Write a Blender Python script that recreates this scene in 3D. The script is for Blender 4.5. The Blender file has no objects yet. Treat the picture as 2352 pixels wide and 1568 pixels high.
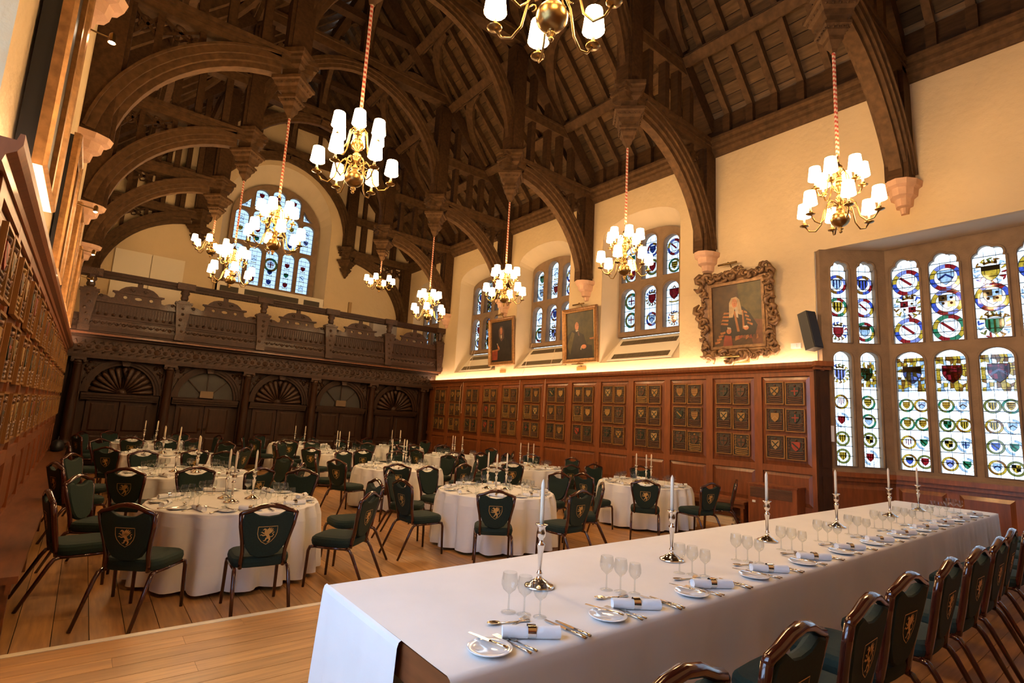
import bpy, math, random
from mathutils import Vector, Matrix
from mathutils.geometry import delaunay_2d_cdt
random.seed(11)
R = random.uniform
PI = math.pi
sc = bpy.context.scene
COL = sc.collection
# ---------------------------------------------------------------- camera
YAW, PIT, ROL, FPX = math.radians(38.346), math.radians(8.561), math.radians(3.154), 1213.0
f_ = Vector((math.sin(YAW)*math.cos(PIT), math.cos(YAW)*math.cos(PIT), math.sin(PIT)))
r_ = Vector((math.cos(YAW), -math.sin(YAW), 0)); u_ = r_.cross(f_)
c_, s_ = math.cos(ROL), math.sin(ROL)
r2, u2 = c_*r_+s_*u_, -s_*r_+c_*u_
cam = bpy.data.cameras.new('camera'); cam.sensor_width = 36; cam.lens = 36*FPX/2352; cam.clip_start = .02
co = bpy.data.objects.new('camera', cam); COL.objects.link(co)
co.matrix_world = Matrix(((r2.x, u2.x, -f_.x, 0), (r2.y, u2.y, -f_.y, 0), (r2.z, u2.z, -f_.z, 1.76), (0, 0, 0, 1)))
sc.camera = co
# ---------------------------------------------------------------- sky, exposure
SKY, SHADE_E, COVE_E, EXPO = 8.5, 34.0, 26.0, 0.55
w = bpy.data.worlds.new('overcast_sky'); sc.world = w; w.use_nodes = True
bg = w.node_tree.nodes['Background']; bg.inputs[0].default_value = (.66, .82, 1, 1); bg.inputs[1].default_value = SKY
vs = sc.view_settings; vs.view_transform = 'Standard'; vs.look = 'None'; vs.gamma = 1; vs.use_curve_mapping = False; vs.exposure = EXPO
cy = sc.cycles
cy.use_denoising = True; cy.max_bounces = 6; cy.diffuse_bounces = 3; cy.glossy_bounces = 2; cy.transparent_max_bounces = 8; cy.caustics_reflective = False; cy.caustics_refractive = False; cy.sample_clamp_indirect = 6; cy.adaptive_threshold = .04

def portal(name, loc, rot, sx, sy):
    l = bpy.data.lights.new(name, 'AREA'); l.shape = 'RECTANGLE'; l.size = sx; l.size_y = sy; l.cycles.is_portal = True
    o = bpy.data.objects.new(name, l); COL.objects.link(o); o.location = loc; o.rotation_euler = rot
H90 = PI/2
portal('sky_portal_bay', (11.6, 1.35, 3.2), (0, H90, 0), 4.2, 3.8)
portal('sky_portal_bay_cant', (11.1, 3.8, 3.2), (0, H90, math.radians(48)), 4.2, 1.3)
portal('sky_portal_left_bay', (-1.9, 2.3, 3.2), (0, -H90, 0), 4.2, 3.6)
for y in (8.2, 11.83, 15.3, 18.95): portal('sky_portal_window', (11.3, y, 5.6), (0, H90, 0), 3, 2)
portal('sky_portal_gallery', (4.9, 21.75, 8.3), (-H90, 0, 0), 3.4, 4.6)

# ---------------------------------------------------------------- materials
MT = {}
def M(name, col, rough=.6, metal=0, var=0, vs=4, stretch=(1, 1, 1), bump=0, bs=30, coat=0, rnd=0, emit=0, ecol=None, spec=.5):
    m = bpy.data.materials.new(name); m.use_nodes = True; MT[name] = m
    nt = m.node_tree; N = nt.nodes; L = nt.links; b = N['Principled BSDF']
    b.inputs['Base Color'].default_value = (*col, 1); b.inputs['Roughness'].default_value = rough; b.inputs['Metallic'].default_value = metal
    b.inputs['Specular IOR Level'].default_value = spec
    if coat: b.inputs['Coat Weight'].default_value = coat; b.inputs['Coat Roughness'].default_value = .12
    if emit:
        b.inputs['Emission Color'].default_value = (*(ecol or col), 1); b.inputs['Emission Strength'].default_value = emit
    if var or bump or rnd:
        tc = N.new('ShaderNodeTexCoord'); mp = N.new('ShaderNodeMapping'); mp.inputs['Scale'].default_value = stretch
        L.new(tc.outputs['Object'], mp.inputs[0])
        if rnd:
            oi = N.new('ShaderNodeObjectInfo'); vm = N.new('ShaderNodeVectorMath'); vm.operation = 'ADD'
            cb = N.new('ShaderNodeCombineXYZ'); mu = N.new('ShaderNodeMath'); mu.operation = 'MULTIPLY'; mu.inputs[1].default_value = 37
            L.new(oi.outputs['Random'], mu.inputs[0])
            for i in range(3): L.new(mu.outputs[0], cb.inputs[i])
            L.new(mp.outputs[0], vm.inputs[0]); L.new(cb.outputs[0], vm.inputs[1]); vec = vm.outputs[0]
        else: vec = mp.outputs[0]
    if var or rnd:
        nz = N.new('ShaderNodeTexNoise'); nz.inputs['Scale'].default_value = vs; nz.inputs['Detail'].default_value = 5
        L.new(vec, nz.inputs['Vector'])
        cr = N.new('ShaderNodeValToRGB'); e = cr.color_ramp.elements
        e[0].position = .3; e[1].position = .7
        e[0].color = (*[c*(1-var) for c in col], 1); e[1].color = (*[min(1, c*(1+var)) for c in col], 1)
        L.new(nz.outputs['Fac'], cr.inputs[0]); out = cr.outputs[0]
        if rnd:
            hs = N.new('ShaderNodeHueSaturation'); mr = N.new('ShaderNodeMapRange')
            mr.inputs['To Min'].default_value = 1-rnd; mr.inputs['To Max'].default_value = 1+rnd
            L.new(oi.outputs['Random'], mr.inputs['Value']); L.new(mr.outputs[0], hs.inputs['Value']); L.new(out, hs.inputs['Color']); out = hs.outputs[0]
        L.new(out, b.inputs['Base Color'])
    if bump:
        nb = N.new('ShaderNodeTexNoise'); nb.inputs['Scale'].default_value = bs; nb.inputs['Detail'].default_value = 6
        L.new(vec, nb.inputs['Vector'])
        bp = N.new('ShaderNodeBump'); bp.inputs['Strength'].default_value = bump; bp.inputs['Distance'].default_value = .02
        L.new(nb.outputs['Fac'], bp.inputs['Height']); L.new(bp.outputs[0], b.inputs['Normal'])
    return m
def glassy(name, col, edge=.25, base=.03, var=0):   # thin tinted pane: straight-through tint plus a reflection
    m = bpy.data.materials.new(name); m.use_nodes = True; MT[name] = m
    nt = m.node_tree; N = nt.nodes; L = nt.links; N.remove(N['Principled BSDF']); o = N['Material Output']
    t = N.new('ShaderNodeBsdfTransparent'); t.inputs[0].default_value = (*col, 1)
    g = N.new('ShaderNodeBsdfGlossy'); g.inputs['Roughness'].default_value = .05
    lw = N.new('ShaderNodeLayerWeight'); lw.inputs[0].default_value = .25
    mr = N.new('ShaderNodeMapRange'); mr.inputs['To Min'].default_value = base; mr.inputs['To Max'].default_value = edge; L.new(lw.outputs['Facing'], mr.inputs['Value'])
    if var:
        tc = N.new('ShaderNodeTexCoord'); nz = N.new('ShaderNodeTexNoise'); nz.inputs['Scale'].default_value = 9; nz.inputs['Detail'].default_value = 4; L.new(tc.outputs['Object'], nz.inputs['Vector'])
        cr = N.new('ShaderNodeValToRGB'); q = cr.color_ramp.elements; q[0].position = .38; q[1].position = .6; q[0].color = (*[c*(1-var) for c in col], 1); q[1].color = (*col, 1)
        L.new(nz.outputs['Fac'], cr.inputs[0]); L.new(cr.outputs[0], t.inputs[0])
    mx = N.new('ShaderNodeMixShader'); L.new(mr.outputs[0], mx.inputs[0]); L.new(t.outputs[0], mx.inputs[1]); L.new(g.outputs[0], mx.inputs[2])
    L.new(mx.outputs[0], o.inputs[0]); return m
M('plaster', (.68, .51, .285), .85, var=.07, vs=.8, bump=.6, bs=9)
M('plaster_reveal', (.68, .55, .36), .85, var=.05, vs=1.5, bump=.2, bs=9)
M('stone', (.24, .155, .085), .85, var=.15, vs=5, bump=.2, bs=40)
M('stone_pink', (.62, .38, .24), .85, var=.1, vs=5, bump=.2, bs=40)
M('oak_roof', (.060, .028, .010), .75, var=.3, vs=3, stretch=(6, 1.2, 6), bump=.15, bs=25, spec=.2)
M('oak_roof_light', (.086, .044, .017), .7, var=.3, vs=3, stretch=(3, 3, 3), bump=.15, bs=25, spec=.2)
M('oak_board', (.10, .056, .023), .75, var=.3, vs=3, stretch=(6, .8, 6), rnd=.45, spec=.2)
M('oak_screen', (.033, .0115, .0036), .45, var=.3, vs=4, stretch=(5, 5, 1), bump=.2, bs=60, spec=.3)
M('oak_carved', (.046, .0175, .0055), .5, var=.4, vs=12, bump=.6, bs=45, coat=.1)
M('oak_panel', (.205, .060, .0155), .42, var=.22, vs=3, stretch=(7, 7, 1), coat=.25)
M('oak_panel_field', (.175, .050, .0125), .42, var=.25, vs=3, stretch=(7, 7, 1), coat=.25)
M('bench_wood', (.17, .058, .02), .4, var=.3, vs=3, stretch=(6, 1, 6), coat=.3)
M('floor_oak', (.46, .228, .070), .42, var=.25, vs=3, stretch=(9, .7, 1), rnd=.16, coat=.15)
M('dais_oak', (.52, .258, .080), .5, var=.2, vs=3, stretch=(.7, 9, 1), rnd=.14, coat=.15)
M('nosing', (.80, .66, .44), .5, var=.1)
M('gap_dark', (.03, .015, .008), .9)
M('cloth', (.86, .85, .83), .9, var=.03, vs=3, bump=.06, bs=8)
M('napkin', (.86, .86, .86), .9, bump=.1, bs=20)
M('mahogany', (.050, .0075, .003), .14, var=.3, vs=5, stretch=(2, 2, .6), coat=.6)
M('green_fabric', (.006, .020, .0135), .9, var=.25, vs=90, bump=.12, bs=300)
M('gold_print', (.62, .40, .13), .5, metal=.2)
M('silver', (.80, .77, .72), .12, metal=1)
M('cutlery', (.82, .76, .66), .15, metal=1)
M('wax', (.88, .79, .62), .45)
M('china', (.80, .82, .82), .12, coat=.5)
M('brass', (.27, .165, .055), .3, metal=1)
M('brass_dull', (.48, .31, .11), .3, metal=1)
M('shade', (.95, .85, .66), .8, emit=SHADE_E, ecol=(1, .64, .31))
M('shade_trim', (.75, .58, .35), .8, emit=2, ecol=(1, .6, .28))
M('bulb', (1, .9, .7), .4, emit=160, ecol=(1, .75, .5))
M('cove', (1, .9, .8), .5, emit=COVE_E, ecol=(1, .70, .48))
M('rope_red', (.55, .09, .05), .8)
M('rope_white', (.75, .58, .40), .8)
M('plaque_board', (.045, .035, .018), .5, var=.3, vs=20)
M('plaque_gilt', (.30, .145, .04), .45, metal=.35)
M('frame_gilt', (.34, .17, .055), .38, metal=.45, var=.3, vs=15)
M('frame_bronze', (.19, .10, .04), .42, metal=.35, var=.35, vs=14)
M('black', (.012, .012, .013), .5)
M('sign_plate', (.16, .10, .05), .5)
M('grille', (.20, .15, .08), .6)
M('grille_dark', (.055, .042, .022), .7)  # darker copy of the grille tone, paints the shade in the openings
M('white_plastic', (.75, .72, .66), .5)
M('paper', (.7, .72, .74), .8)
M('fanlight_dark', (.06, .055, .05), .6)
M('grey_board', (.30, .27, .25), .7)
M('white_board', (.82, .71, .52), .7)
for nm, c in dict(heraldry_red=(.28, .035, .012), heraldry_gold=(.30, .155, .032), heraldry_green=(.02, .03, .014), heraldry_brown=(.12, .045, .014), heraldry_cream=(.36, .22, .075)).items(): M(nm, c, .55)
glassy('clear_glass', (.90, .92, .91), edge=.6, base=.035)
GL = dict(g_white=(.86, .93, 1), g_pale=(.24, .30, .36), g_red=(.17, .006, .008), g_blue=(.03, .05, .22), g_green=(.018, .11, .05), g_yellow=(.34, .19, .016), g_amber=(.14, .05, .006), g_lilac=(.15, .155, .31), g_black=(.006, .006, .009), g_olive=(.11, .10, .02))
for k, c in GL.items(): glassy(k, c, var=.06 if k == 'g_white' else .5)
glassy('g_left', (.52, .62, .78)); glassy('g_gallery', (.085, .10, .118), var=.06); glassy('g_side', (.135, .15, .168), var=.06); glassy('g_bay', (.27, .295, .32), var=.12)
M('lead', (.02, .02, .022), .6)

# ---------------------------------------------------------------- mesh helpers
class MB:
    def __init__(s): s.v = []; s.f = []; s.m = []; s.s = []
    def add(s, vs, fs, m=0, sm=False, X=None):
        o = len(s.v)
        s.v += [tuple(X @ Vector(v)) for v in vs] if X else [tuple(v) for v in vs]
        for f in fs: s.f.append([i+o for i in f]); s.m.append(m); s.s.append(sm)
        return s
    def box(s, x0, x1, y0, y1, z0, z1, m=0, X=None):
        return s.add([(x0, y0, z0), (x1, y0, z0), (x1, y1, z0), (x0, y1, z0), (x0, y0, z1), (x1, y0, z1), (x1, y1, z1), (x0, y1, z1)],
                     [(0, 3, 2, 1), (4, 5, 6, 7), (0, 1, 5, 4), (1, 2, 6, 5), (2, 3, 7, 6), (3, 0, 4, 7)], m, False, X)
    def bar(s, a, b, w, h, up=(0, 0, 1), m=0):     # beam from a to b, w across, h along up
        a, b = Vector(a), Vector(b); d = (b-a).normalized(); x = d.cross(Vector(up)).normalized(); z = x.cross(d)
        vs = [p+x*i*w/2+z*j*h/2 for p in (a, b) for i, j in ((-1, -1), (1, -1), (1, 1), (-1, 1))]
        return s.add(vs, [(0, 1, 2, 3), (7, 6, 5, 4), (0, 4, 5, 1), (1, 5, 6, 2), (2, 6, 7, 3), (3, 7, 4, 0)], m)
    def lathe(s, prof, n=16, m=0, X=None, sm=True, ph=0, sx=1, sy=1, cap=True):
        vs = [(r*math.cos(ph+2*PI*i/n)*sx, r*math.sin(ph+2*PI*i/n)*sy, z) for r, z in prof for i in range(n)]
        fs = [(k*n+i, k*n+(i+1) % n, (k+1)*n+(i+1) % n, (k+1)*n+i) for k in range(len(prof)-1) for i in range(n)]
        s.add(vs, fs, m, sm, X)
        if cap:
            o = len(s.v)-len(vs)
            for k, rev in ((0, 1), (len(prof)-1, 0)):
                if prof[k][0] > 1e-4:
                    f = [o+k*n+i for i in range(n)]; s.f.append(f[::-1] if rev else f); s.m.append(m); s.s.append(False)
        return s
    def tube(s, pts, r, n=8, m=0, closed=False, sm=True, up=(0, 0, 1), flat=1):
        pts = [Vector(p) for p in pts]; k = len(pts); rr = r if isinstance(r, (list, tuple)) else [r]*k; vs = []
        for i, p in enumerate(pts):
            a = pts[i-1] if i or closed else p; b = pts[(i+1) % k] if i < k-1 or closed else p
            d = (b-a).normalized(); x = d.cross(Vector(up))
            if x.length < 1e-3: x = d.cross(Vector((1, 0, .01)))
            x.normalize(); y = x.cross(d)
            vs += [p+x*math.cos(2*PI*j/n)*rr[i]+y*math.sin(2*PI*j/n)*rr[i]*flat for j in range(n)]
        fs = [(i*n+j, i*n+(j+1) % n, ((i+1) % k)*n+(j+1) % n, ((i+1) % k)*n+j) for i in range(k if closed else k-1) for j in range(n)]
        if not closed: fs += [tuple(range(n))[::-1], tuple((k-1)*n+j for j in range(n))]
        return s.add(vs, fs, m, sm)
    def _ax(s, ax, a, b, c): return {'x': (c, a, b), 'y': (a, c, b), 'z': (a, b, c)}[ax]
    def prism(s, poly, lo, hi, ax='y', holes=(), m=0, X=None, sides=True):   # 2-D outline (with holes) extruded along ax; x:(y,z) y:(x,z) z:(x,y)
        loops = [list(poly)]+[list(h) for h in holes]; pts = [p for l in loops for p in l]; n = len(pts)
        if holes:
            idx = []; o = 0
            for l in loops: idx.append(list(range(o, o+len(l)))); o += len(l)
            v2, _, tris, ov, _, _ = delaunay_2d_cdt([Vector(p) for p in pts], [], idx, 2, 1e-6)
            fv = [(p.x, p.y) for p in v2]; k = len(fv)
            s.add([s._ax(ax, a, b, lo) for a, b in fv], [tuple(t) for t in tris], m, False, X)
            s.add([s._ax(ax, a, b, hi) for a, b in fv], [tuple(t)[::-1] for t in tris], m, False, X)
        else:
            s.add([s._ax(ax, a, b, lo) for a, b in pts], [tuple(range(n))], m, False, X)
            s.add([s._ax(ax, a, b, hi) for a, b in pts], [tuple(range(n))[::-1]], m, False, X)
        if sides:
            for l in loops:
                k = len(l)
                s.add([s._ax(ax, a, b, c) for c in (lo, hi) for a, b in l], [(i, (i+1) % k, k+(i+1) % k, k+i) for i in range(k)], m, False, X)
        return s
    def band(s, inn, out, lo, hi, ax='y', m=0):       # open strip between two outlines, extruded
        k = len(inn)
        P = [s._ax(ax, a, b, c) for l in (inn, out) for c in (lo, hi) for a, b in l]
        fs = []
        for i in range(k-1):
            fs += [(i, i+1, k+i+1, k+i), (2*k+i+1, 2*k+i, 3*k+i, 3*k+i+1), (i+1, i, 2*k+i, 2*k+i+1), (k+i, k+i+1, 3*k+i+1, 3*k+i)]
        fs += [(0, k, 3*k, 2*k), (k-1, 3*k-1, 4*k-1, 2*k-1)]
        return s.add(P, fs, m)
    def loft(s, a, b, m=0, closed=True, sm=False):
        k = len(a); return s.add(list(a)+list(b), [(i, (i+1) % k, k+(i+1) % k, k+i) for i in range(k if closed else k-1)], m, sm)
    def ribbon(s, pts, ws, y, m=0, X=None):          # flat stroke in the xz plane
        k = len(pts); A = []; B = []
        for i, (a, b) in enumerate(pts):
            p = pts[max(0, i-1)]; q = pts[min(k-1, i+1)]; d = Vector((q[0]-p[0], q[1]-p[1])).normalized(); wv = ws[i] if isinstance(ws, (list, tuple)) else ws
            A.append((a-d.y*wv/2, y, b+d.x*wv/2)); B.append((a+d.y*wv/2, y, b-d.x*wv/2))
        return s.add(A+B, [(i, i+1, k+i+1, k+i) for i in range(k-1)], m, False, X)
    def mesh(s, name, mats):
        me = bpy.data.meshes.new(name); me.from_pydata(s.v, [], s.f); me.update()
        for m in ([mats] if isinstance(mats, str) else mats): me.materials.append(MT[m])
        me.polygons.foreach_set('material_index', s.m); me.polygons.foreach_set('use_smooth', s.s); return me
    def build(s, name, mats, parent=None, loc=None, rot=0):
        return obj(name, s.mesh(name, mats), parent, loc, rot)
def obj(name, me, parent=None, loc=None, rot=0):
    o = bpy.data.objects.new(name, me); COL.objects.link(o)
    if parent: o.parent = parent
    if loc: o.location = loc
    if rot: o.rotation_euler = rot if isinstance(rot, (tuple, list)) else (0, 0, rot)
    return o
def T(o, label, cat, group=None):
    o['label'] = label; o['category'] = cat
    if group: o['group'] = group
    return o
def S(o, label=None):
    o['kind'] = 'structure'
    if label: o['label'] = label
    return o
def thing(name, label, cat, loc=(0, 0, 0), rot=0, group=None): return T(obj(name, None, None, loc, rot), label, cat, group)
def copytree(src, loc, rot=0, label=None, parent=None):
    c = src.copy(); COL.objects.link(c); c.parent = parent
    if parent is None or loc is not None: c.location = loc; c.rotation_euler = rot if isinstance(rot, (tuple, list)) else (0, 0, rot)
    if label: c['label'] = label
    for ch in list(src.children):
        d = ch.copy(); COL.objects.link(d); d.parent = c
        for g in list(ch.children): e = g.copy(); COL.objects.link(e); e.parent = d
    return c
ORD = 'first second third fourth fifth sixth seventh eighth ninth tenth eleventh twelfth thirteenth'.split()
def arc(cx, cz, rx, rz, a0, a1, n=12): return [(cx+rx*math.cos(a0+(a1-a0)*i/n), cz+rz*math.sin(a0+(a1-a0)*i/n)) for i in range(n+1)]
def rect(x0, x1, z0, z1): return [(x0, z0), (x1, z0), (x1, z1), (x0, z1)]
def archpoly(x0, x1, z0, zs, rise, n=10): return [(x0, z0), (x1, z0)]+arc((x0+x1)/2, zs, (x1-x0)/2, rise, 0, PI, n)
def shieldpoly(cx, cz, w, h): # heater shield, cz at top
    return [(cx-w/2, cz), (cx-w/2, cz-.45*h), (cx-.42*w, cz-.62*h), (cx-.26*w, cz-.82*h), (cx, cz-h), (cx+.26*w, cz-.82*h), (cx+.42*w, cz-.62*h), (cx+w/2, cz-.45*h), (cx+w/2, cz)]
XL, XR, XC, YE, YB = -.62, 10.42, 4.9, 20.85, -2.2     # plaster planes, roof centre, gallery end wall, wall behind the dais
TY = [2.6, 6.25, 9.93, 13.6, 17.25]
# ================================================================ floor and dais
fl = S(MB().box(XL-.1, XR+.1, 4.5, YE+.2, -.2, -.012).build('floor', 'gap_dark'), 'honey-coloured oak board floor of the hall')
bw = .22; i = 0
x = XL
while x < XR:
    y = 4.55-R(0, 2.4)
    while y < 18.0:
        l = R(2.8, 3.8); y0 = max(y, 4.55); y1 = min(y+l, 18.02)
        if y1-y0 > .05: MB().box(x+.0025, min(x+bw, XR)-.0025, y0+.0015, y1-.0015, -.012, 0).build('floor_board', 'floor_oak', fl)
        y += l
    x += bw
da = S(MB().box(XL-1.2, XR+1.2, YB-.1, 4.58, -.2, .158).build('floor_dais', 'gap_dark'), 'raised oak boarded dais floor under the long head table')
y = 4.575
while y > YB:
    x = XL-.9-R(0, 2.4)
    while x < 11.4:
        l = R(3., 4.2); x0 = max(x, XL-.9); x1 = min(x+l, 11.4)
        if x1-x0 > .05: MB().box(x0+.001, x1-.001, y-.150, y-.0025, .158, .17).build('floor_board', 'dais_oak', da)
        x += l
    y -= .152
S(MB().box(XL, XR, 4.578, 4.635, .0, .172).build('trim_1', 'nosing'), 'pale nosing strip along the edge of the dais')
# ================================================================ walls
WIN = [(8.2, 1.21), (11.83, 1.19), (15.25, 1.25), (18.95, 1.1)]   # right wall windows: centre y, half width
def wopen(yc, hw): return [(yc-hw, 3.4), (yc+hw, 3.4)]+[(yc+hw, 6.8)]+arc(yc, 6.8, hw, .47, 0, PI, 12)[1:-1]+[(yc-hw, 6.8)]
wr = S(MB().prism([(YB, 5.26), (4.06, 5.26), (4.06, 0), (YE+.1, 0), (YE+.1, 8.75), (YB, 8.75)], XR, XR+.1, 'x', [wopen(*q) for q in WIN]).build('wall_right', 'plaster'), 'cream plastered side wall with deep window recesses')
wl = S(MB().prism([(YB, 5.26), (4.06, 5.26), (4.06, 0), (YE+.1, 0), (YE+.1, 8.75), (YB, 8.75)], XL-.1, XL, 'x').build('wall_left', 'plaster'), 'cream plastered wall above the left panelling')
WO = [(XC-1.95, 5.85), (XC+1.95, 5.85), (XC+1.95, 8.95)]+arc(XC, 8.95, 1.95, 2.08, 0, PI, 20)[1:-1]+[(XC-1.95, 8.95)]
S(MB().prism([(XL-.1, 0), (XR+.1, 0), (XR+.1, 8.75), (XC, 14.6), (XL-.1, 8.75)], YE, YE+.1, 'y', [WO]).build('wall_gallery_end', 'plaster'), 'plastered gable wall behind the gallery')
S(MB().prism([(XL-.1, 0), (XR+.1, 0), (XR+.1, 8.75), (XC, 14.6), (XL-.1, 8.75)], YB-.1, YB, 'y').build('wall_dais_end', 'plaster'))
S(MB().box(XL, XR, YB, YB+.1, .17, 3.1).build('wall_dais_end_panelling', 'oak_panel'))
# ================================================================ roof
SL = math.atan(1.04); ux, uz = math.cos(SL), math.sin(SL); HALF = XR-XC
def rp(side, s, n, y): # point on roof slope: s up the slope from the eaves, n outwards
    x = HALF-ux*s+uz*n; z = 8.72+uz*s+ux*n
    return (XC+side*x, y, z)
SLEN = HALF/ux
ce = MB()
for sd in (1, -1): ce.add([rp(sd, a, b, c) for c in (YB-.1, YE+.1) for a, b in ((-.4, .17), (SLEN+.05, .17), (SLEN+.05, .3), (-.4, .3))], [(0, 1, 2, 3), (7, 6, 5, 4), (0, 4, 5, 1), (1, 5, 6, 2), (2, 6, 7, 3), (3, 7, 4, 0)])
ce = S(ce.build('ceiling', 'gap_dark'), 'steep dark oak boarded roof above the trusses')
YS = [YB]+TY+[YE]
def slab(mb, sd, s0, s1, n0, n1, y0, y1): mb.add([rp(sd, a, b, c) for c in (y0, y1) for a, b in ((s0, n0), (s1, n0), (s1, n1), (s0, n1))], [(0, 1, 2, 3), (7, 6, 5, 4), (0, 4, 5, 1), (1, 5, 6, 2), (2, 6, 7, 3), (3, 7, 4, 0)]); return mb
rowh = .24; nrow = int(SLEN/rowh)
left = MB()
for k in range(nrow+1):
    for b in range(len(YS)-1):
        t = R(0, .02)
        slab(MB(), 1, k*rowh+.007, min((k+1)*rowh-.007, SLEN), .12+t, .15, YS[b]+.002, YS[b+1]-.002).build('roof_board', 'oak_board', ce)
        slab(left, -1, k*rowh+.003, min((k+1)*rowh-.003, SLEN), .12+R(0, .012), .15, YS[b]+.002, YS[b+1]-.002)
lb = left.build('roof_board', 'oak_board', ce); lb['kind'] = 'stuff'
for sd in (1, -1):
    for b in range(len(YS)-1):
        y0, y1 = YS[b], YS[b+1]; n = max(2, round((y1-y0)/.56))
        for q in range(1, n):
            y = y0+(y1-y0)*q/n
            rf = MB(); slab(rf, sd, .0, SLEN, -.05, .12, y-.06, y+.06); rf.build('rafter', 'oak_roof_light', ce)
            x = XC+sd*(HALF-.02); MB().box(min(x, x-sd*.14), max(x, x-sd*.14), y-.075, y+.075, 8.28, 8.78).build('ashlar_post', 'oak_roof', ce)
        for s0 in (1.55, 3.75, 5.6):
            pu = MB(); slab(pu, sd, s0-.11, s0+.11, -.22, .06, y0, y1); slab(pu, sd, s0-.14, s0+.14, -.10, -.03, y0, y1); pu.build('purlin', 'oak_roof_light', ce)
        # curved wind braces lying in the slope, from each principal up to the purlin
        for (ya, yb) in ((y0+.12, y0+1.45), (y1-.12, y1-1.45)):
            for s0, s1 in ((1.75, 3.7), (3.9, 5.5)):
                wb = MB(); k = 9; P = []
                for i in range(k+1):
                    t = i/k*PI/2; yy = ya+(yb-ya)*(1-math.cos(t)); ss = s0+(s1-s0)*math.sin(t); wd = .13
                    dy, ds = (yb-ya)*math.sin(t), (s1-s0)*math.cos(t); L = math.hypot(dy, ds); ny, ns = -ds/L*wd, dy/L*wd
                    P.append([rp(sd, ss+ns*a, n_, yy+ny*a) for a, n_ in ((-1, -.1), (1, -.1), (1, .02), (-1, .02))])
                for a, b_ in zip(P, P[1:]): wb.loft(a, b_)
                wb.build('wind_brace', 'oak_roof_light', ce)
    x = XC+sd*HALF
    MB().box(min(x, x-sd*.04), max(x, x-sd*.04), YB, YE, 8.25, 8.85).build('ashlar_panel', 'oak_roof', ce)
MB().box(XC-.13, XC+.13, YB, YE, 14.05, 14.4).build('ridge_beam', 'oak_roof', ce)
# moulded wall plates
prof = [(0, 7.92), (.05, 7.92), (.07, 7.97), (.14, 8.02), (.14, 8.08), (.19, 8.12), (.19, 8.2), (.25, 8.24), (.25, 8.3), (0, 8.3)]
S(MB().prism([(XR-a, b) for a, b in prof], YB, YE, 'y').build('trim_2', 'oak_roof_light'), 'moulded oak wall plate above the right windows')
S(MB().prism([(XL+a, b) for a, b in prof], YB, YE, 'y').build('trim_3', 'oak_roof_light'), 'moulded oak wall plate along the left wall')
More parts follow.
